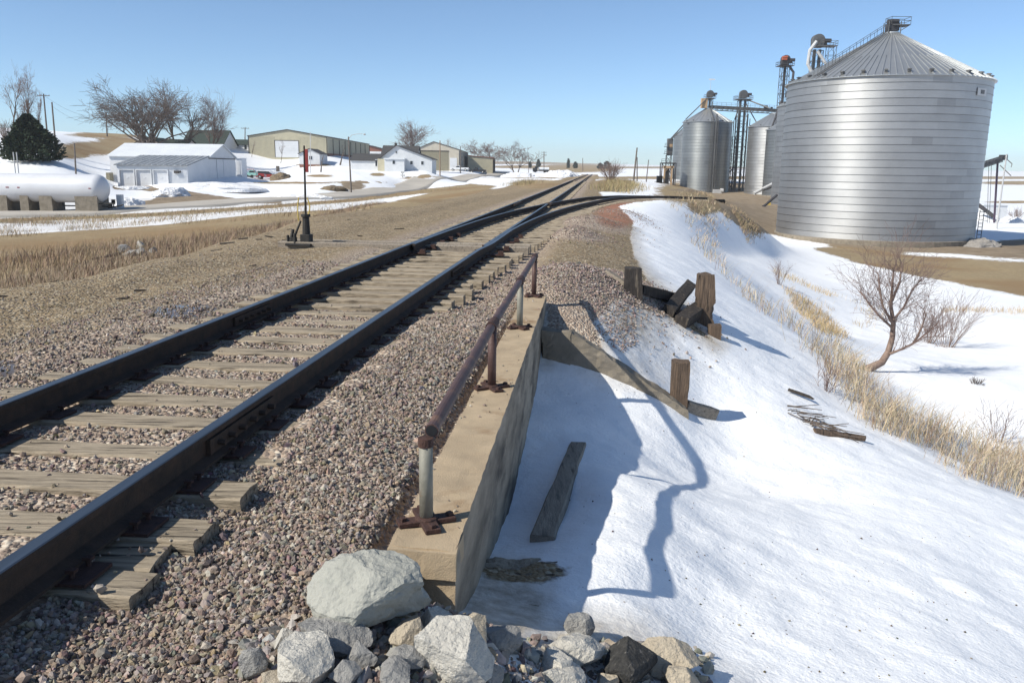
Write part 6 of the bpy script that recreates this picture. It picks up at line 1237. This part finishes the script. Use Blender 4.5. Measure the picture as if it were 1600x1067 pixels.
# conveyor bridge
a, b = np.array([l2x+.6, Y1, Zp(1112, 166, Y1)]), np.array([Xa(1216, Y1), Y1, Zp(1216, 172, Y1)])
cv = T('conveyor_bridge', 'horizontal grey conveyor bridge linking the elevator legs above the bins', 'conveyor', (a+b)/2); mb = MB(); d = b-a; n = 14
mb.extrude([a+(0, -.6, 0), a+(0, .6, 0), a+(0, .6, -.75), a+(0, -.6, -.75)], d); mb.build('conveyor_trough', M['steel'], cv); mb = MB()
for y in (-.8, .8):
    for z in (-1.2, .1): mb.cyl(a+(0, y, z), b+(0, y, z), .07, n=4)
    for i in range(n): q = a+d*i/n; q2 = a+d*(i+1)/n; mb.cyl(q+(0, y, .1), q+(0, y, -1.2), .06, n=4); mb.cyl(q+(0, y, -1.2), q2+(0, y, .1), .05, n=4)
handrail(mb, [a+(0, -.8, .1), b+(0, -.8, .1)], 1.0, .035); mb.build('bridge_truss', M['steel'], cv); mb = MB(); mb.box(a+d*.76+(0, 0, .5), (1, .9, 1.)); mb.box(a+d*.84+(0, -.2, .3), (.6, .6, .7)); mb.build('drive_motor', M['darksteel'], cv)
# grain dryer and timber shelter
Yd = Y1+20; xd = Xa(1045, Yd); gd = T('grain_dryer', 'grey grain dryer tower with platforms left of the bins', 'dryer', (xd, Yd, G(xd, Yd))); zt_ = Zp(1046, 217, Yd); zm = Zp(1046, 243, Yd); mb = MB(); mb.box((xd, Yd, (zt_+zm)/2), (8*mpp(Yd), 2.2, zt_-zm)); mb.build('dryer_body', M['steel'], gd); mb = MB(); lattice(mb, (xd-.2, Yd), 1.6, G(xd, Yd)-.5, zm, 1.8, .09)
for z in (zm+.5, (zt_+zm)/2): mb.box((xd-1.2, Yd-.6, z), (1.4, 2.4, .12)); handrail(mb, [(xd-1.9, Yd-1.7, z), (xd-.5, Yd-1.7, z)], 1.1, .05)
mb.build('dryer_frame', M['darksteel'], gd); mb = MB(); mb.box((xd+.2, Yd-1.15, Zp(1046, 228, Yd)), (1, .1, 1.)); mb.build('dryer_panel', M['lumber'], gd)
Yh = Y1-6; xa_, xb_ = Xa(1034.5, Yh), Xa(1056, Yh); zg_ = G((xa_+xb_)/2, Yh); zt_ = Zp(1045, 256, Yh); zg_ = Zp(1045, 297, Yh)
ts = T('loading_shelter', 'open loading shelter with tan timber posts and dark steel frame', 'shelter', ((xa_+xb_)/2, Yh, zg_)); mb = MB()
for x in (xa_+.8, (xa_+xb_)/2+.9): mb.b2((x-.22, Yh-.3, zg_-.5), (x+.22, Yh+.2, zt_-.6))
mb.b2((xa_+.4, Yh-.3, zt_-1.3), (xb_-.6, Yh+.2, zt_-.7)); mb.cyl((xa_+.8, Yh, zt_-2.6), (xa_+2.2, Yh, zt_-.9), .15, n=6); mb.build('timber_frame', M['lumber'], ts); mb = MB()
lattice(mb, ((xa_+xb_)/2, Yh+1.5), xb_-xa_, zg_-.5, zt_+.2, 8, .16, 3); mb.b2((xa_-.2, Yh, zt_-.05), (xb_+.2, Yh+3, zt_+.25)); handrail(mb, [(xa_-.2, Yh, zt_+.25), (xb_-2, Yh, zt_+.25)], 1.1, .05); mb.build('steel_frame', M['darksteel'], ts); mb = MB(); mb.b2((xa_+1.1, Yh+2.2, zg_), ((xa_+xb_)/2+.6, Yh+2.4, zt_-1.4)); mb.build('dark_backing', M['black'], ts)
q = gx(1029, 296, Yh-1); q[2] = Zp(1029, 297, Yh-1); es = T('equipment_box', 'pale grey equipment hut left of the timber loading shelter', 'equipment hut', q); mb = MB(); mb.box(q+(0, 0, 1.1), (2.0, 1.8, 2.4)); mb.box(q+(.1, 0, 3.2), (1.6, 1.4, 1.9)); mb.build('hut_body', M['galvold'], es); mb = MB(); mb.tube([q+(-1.3, -.5, 0), q+(-1.3, -.5, 2.5), q+(.6, -.5, 2.6)], .08, 6); mb.build('hut_pipe', M['darksteel'], es)
q = np.array([Xa(1044, Yh-1.5), Yh-1.5, Zp(1044, 297, Yh)]); o = MB().box(q+(0, 0, .8), (1.4, 1.1, 1.6)).build('storage_tote', M['white'], loc=tuple(q)); bevel(o, .1); tag(o, 'white plastic tote standing inside the timber loading shelter', 'tote')
# tubes sticking out beside the bins
def lean_tube(name, pa, pb, Y, r, m, label, cat='auger tube'): a = at(*pa, Y); b = at(*pb, Y-1.5); mb = MB(); mb.cyl(a, b, r, n=10); mb.cyl(b-(b-a)*.02, b+(b-a)*.03, r*1.25, n=10); return tag(mb.build(name, M[m], loc=tuple((a+b)/2)), label, cat)
lean_tube('auger_tube', (1216, 283), (1179, 302), 215, .38, 'whitepole', 'long pale tube sloping down left from behind the second big bin')
lean_tube('auger_tube', (1214, 290), (1192, 297), 212, .3, 'steel', 'shorter grey tube just below the long pale one')
lean_tube('auger_tube', (1214, 305), (1193, 323), 176, .28, 'darksteel', 'dark tube poking out low beside the biggest bin')
q = at(1199, 335, 186); mb = MB(); mb.b2(q+(-.5, 0, -.3), q+(.6, .3, 2.6)); yp = tag(mb.build('yellow_panel', M['yellow'], loc=tuple(q)), 'yellow door panel at the foot of the second big bin', 'panel')
q = at(1209, 358, 150); mb = MB(); mb.b2(q+(-.35, -.6, -.4), q+(1.0, .6, 1.5)); tag(mb.build('timber_crate', M['lumber'], loc=tuple(q)), 'tan wooden crate at the left foot of the biggest bin', 'crate')
q = gx(1124, 323, 150); mb = MB(); mb.cyl(q+(-1.2, -.3, .1), q+(.9, .4, .1), .4, n=14); tag(mb.build('culvert_pipe', M['galvold'], loc=tuple(q)), 'short pale pipe lying on the bank before the tall bin', 'pipe')
# right edge: unloading conveyor, pole, shed
Yc = 165; a, b = at(1530, 259, Yc-4), at(1565, 248, Yc); uc = T('unload_conveyor', 'inclined conveyor on a dark purple post right of the biggest bin', 'conveyor', gx(1556, 330, Yc)); mb = MB(); a = a+(a-b)*.5; d = b-a
for y in (-.5, .5):
    for z in (-.6, .4): mb.cyl(a+(0, y, z), b+(0, y, z), .08, n=4)
    for i in range(10): q = a+d*i/10; q2 = a+d*(i+1)/10; mb.cyl(q+(0, y, .4), q2+(0, y, -.6), .05, n=4); mb.cyl(q2+(0, y, .4), q2+(0, y, -.6), .05, n=4)
mb.extrude([a+(0, -.4, .2), a+(0, .4, .2), a+(0, .4, -.5), a+(0, -.4, -.5)], d); mb.build('conveyor_frame', M['steel'], uc); mb = MB(); mb.box(b+(.3, 0, .2), (1.2, 1, 1)); mb.build('drive_motor', M['darksteel'], uc)
pb = gx(1556, 330, Yc); mb = MB(); mb.cyl(pb-(0, 0, .5), b+(-.7, 0, -.4), .2, n=8); mb.build('support_post', M['purple'], uc); mb = MB(); mb.cyl(pb+(-1.0, 0, 0), b+(-1.9, 0, -.5), .05, n=6); mb.cyl(pb+(-1.4, 0, 0), b+(-2.4, 0, -.7), .05, n=6); mb.build('guy_pipes', M['steel'], uc)
pole('utility_pole', 1559, 241, 341, 150, 'pale wooden pole with two slanted arms beside the purple conveyor post', 'utility pole', M['whitepole'], .17, topx=1573)
mb = MB(); t = at(1572, 248, 150); mb.cyl(t+(-.3, 0, .2), t+(1.2, 0, -.9), .07, n=6); mb.cyl(t+(-.9, 0, -1.2), t+(1.3, 0, -3.0), .07, n=6); mb.cyl(t+(1.2, 0, -.9), t+(1.1, 0, -1.5), .06, n=6)
arms = mb.build('crossarm', M['pole'], [o for o in bpy.data.objects if o.get('label', '').startswith('pale wooden pole with two')][0])
Ys_ = 185; x0, x1 = Xa(1556, Ys_), Xa(1583, Ys_); zb = Zp(1570, 341, Ys_); zt_ = Zp(1570, 321.5, Ys_); zb = min(zb, G(x0, Ys_)); ws_ = T('white_shed', 'white flat-roofed shed with a grey door at the right edge of the yard', 'shed', ((x0+x1)/2, Ys_+2, zb)); mb = MB(); mb.b2((x0-1.5, Ys_, zb-1), (x1, Ys_+5, zt_)); mb.build('wall', M['white'], ws_); mb = MB(); mb.b2((x0-1.7, Ys_-.2, zt_), (x1+.2, Ys_+5.2, zt_+.15)); mb.build('roof', M['wroof'], ws_); mb = MB(); mb.b2((x0+1.2, Ys_-.05, zb-.2), (x0+2.3, Ys_+.02, zt_-.7)); mb.build('door', M['door'], ws_)
lean_tube('auger_tube', (1527, 319), (1552, 338), 172, .4, 'darksteel', 'black tube sloping down right from behind the biggest bin')
# thin winter haze
hz = MB(); hz.b2((-3040, -3040, ZR[0]-1), (3040, 3040, max(ZR[1], 30)+4)); ho = hz.build('haze', M['white']); ho.data.materials.clear()
hm = bpy.data.materials.new('haze_air'); hm.use_nodes = True; nt_ = hm.node_tree; nt_.nodes.remove(nt_.nodes['Principled BSDF']); pv = nt_.nodes.new('ShaderNodeVolumePrincipled')
pv.inputs['Color'].default_value = (.93, .95, 1, 1); pv.inputs['Density'].default_value = .00022; nt_.links.new(pv.outputs[0], nt_.nodes['Material Output'].inputs['Volume']); ho.data.materials.append(hm); tag(ho, kind='stuff')
SUN_E = 4.5; SKY = (.65, .3, 5.0, .120); TINT = (1.0, 1.06, 1.0); SAT = .95; EXPO = .42
# ------------------------------------------------------------------ camera, sun, sky
cam = bpy.data.cameras.new('camera'); co = bpy.data.objects.new('camera', cam); COL.objects.link(co)
cam.sensor_width = 36; cam.lens = 36*F/1600; cam.clip_end = 8000; cam.clip_start = .05
from mathutils import Matrix
fwd = Vector((0, cT, -sT)); up0 = Vector((0, sT, cT)); rt0 = Vector((1, 0, 0))
rt = rt0*cR+up0*sR; up = up0*cR-rt0*sR
co.matrix_world = Matrix(((rt.x, up.x, -fwd.x, 0), (rt.y, up.y, -fwd.y, 0), (rt.z, up.z, -fwd.z, H), (0, 0, 0, 1)))
SC.camera = co
SD = Vector((-1.32, -.67, 1.24)).normalized()
sl = bpy.data.lights.new('sun', 'SUN'); sl.energy = SUN_E; sl.angle = R_(.53); sl.color = (1, .95, .84)
so = bpy.data.objects.new('sun', sl); COL.objects.link(so); so.rotation_euler = SD.to_track_quat('Z', 'Y').to_euler(); so.location = (-30, -15, 60)
w = bpy.data.worlds.new('World'); SC.world = w; w.use_nodes = True; nt = w.node_tree
bg = nt.nodes['Background']; sk = nt.nodes.new('ShaderNodeTexSky'); sk.sky_type = 'NISHITA'; sk.sun_disc = False
sk.sun_elevation = math.asin(SD.z); sk.sun_rotation = math.atan2(SD.x, SD.y) % (2*math.pi)
sk.altitude = 300; sk.air_density = SKY[0]; sk.dust_density = SKY[1]; sk.ozone_density = SKY[2]
tn = nt.nodes.new('ShaderNodeMix'); tn.data_type = 'RGBA'; tn.blend_type = 'MULTIPLY'; tn.inputs[0].default_value = 1; tn.inputs[7].default_value = (*TINT, 1)
nt.links.new(sk.outputs[0], tn.inputs[6]); hs_n = nt.nodes.new('ShaderNodeHueSaturation'); hs_n.inputs['Saturation'].default_value = SAT; nt.links.new(tn.outputs[2], hs_n.inputs['Color']); nt.links.new(hs_n.outputs[0], bg.inputs[0]); bg.inputs[1].default_value = SKY[3]
vs = SC.view_settings; vs.view_transform = 'Standard'; vs.look = 'None'; vs.exposure = EXPO; vs.gamma = 1
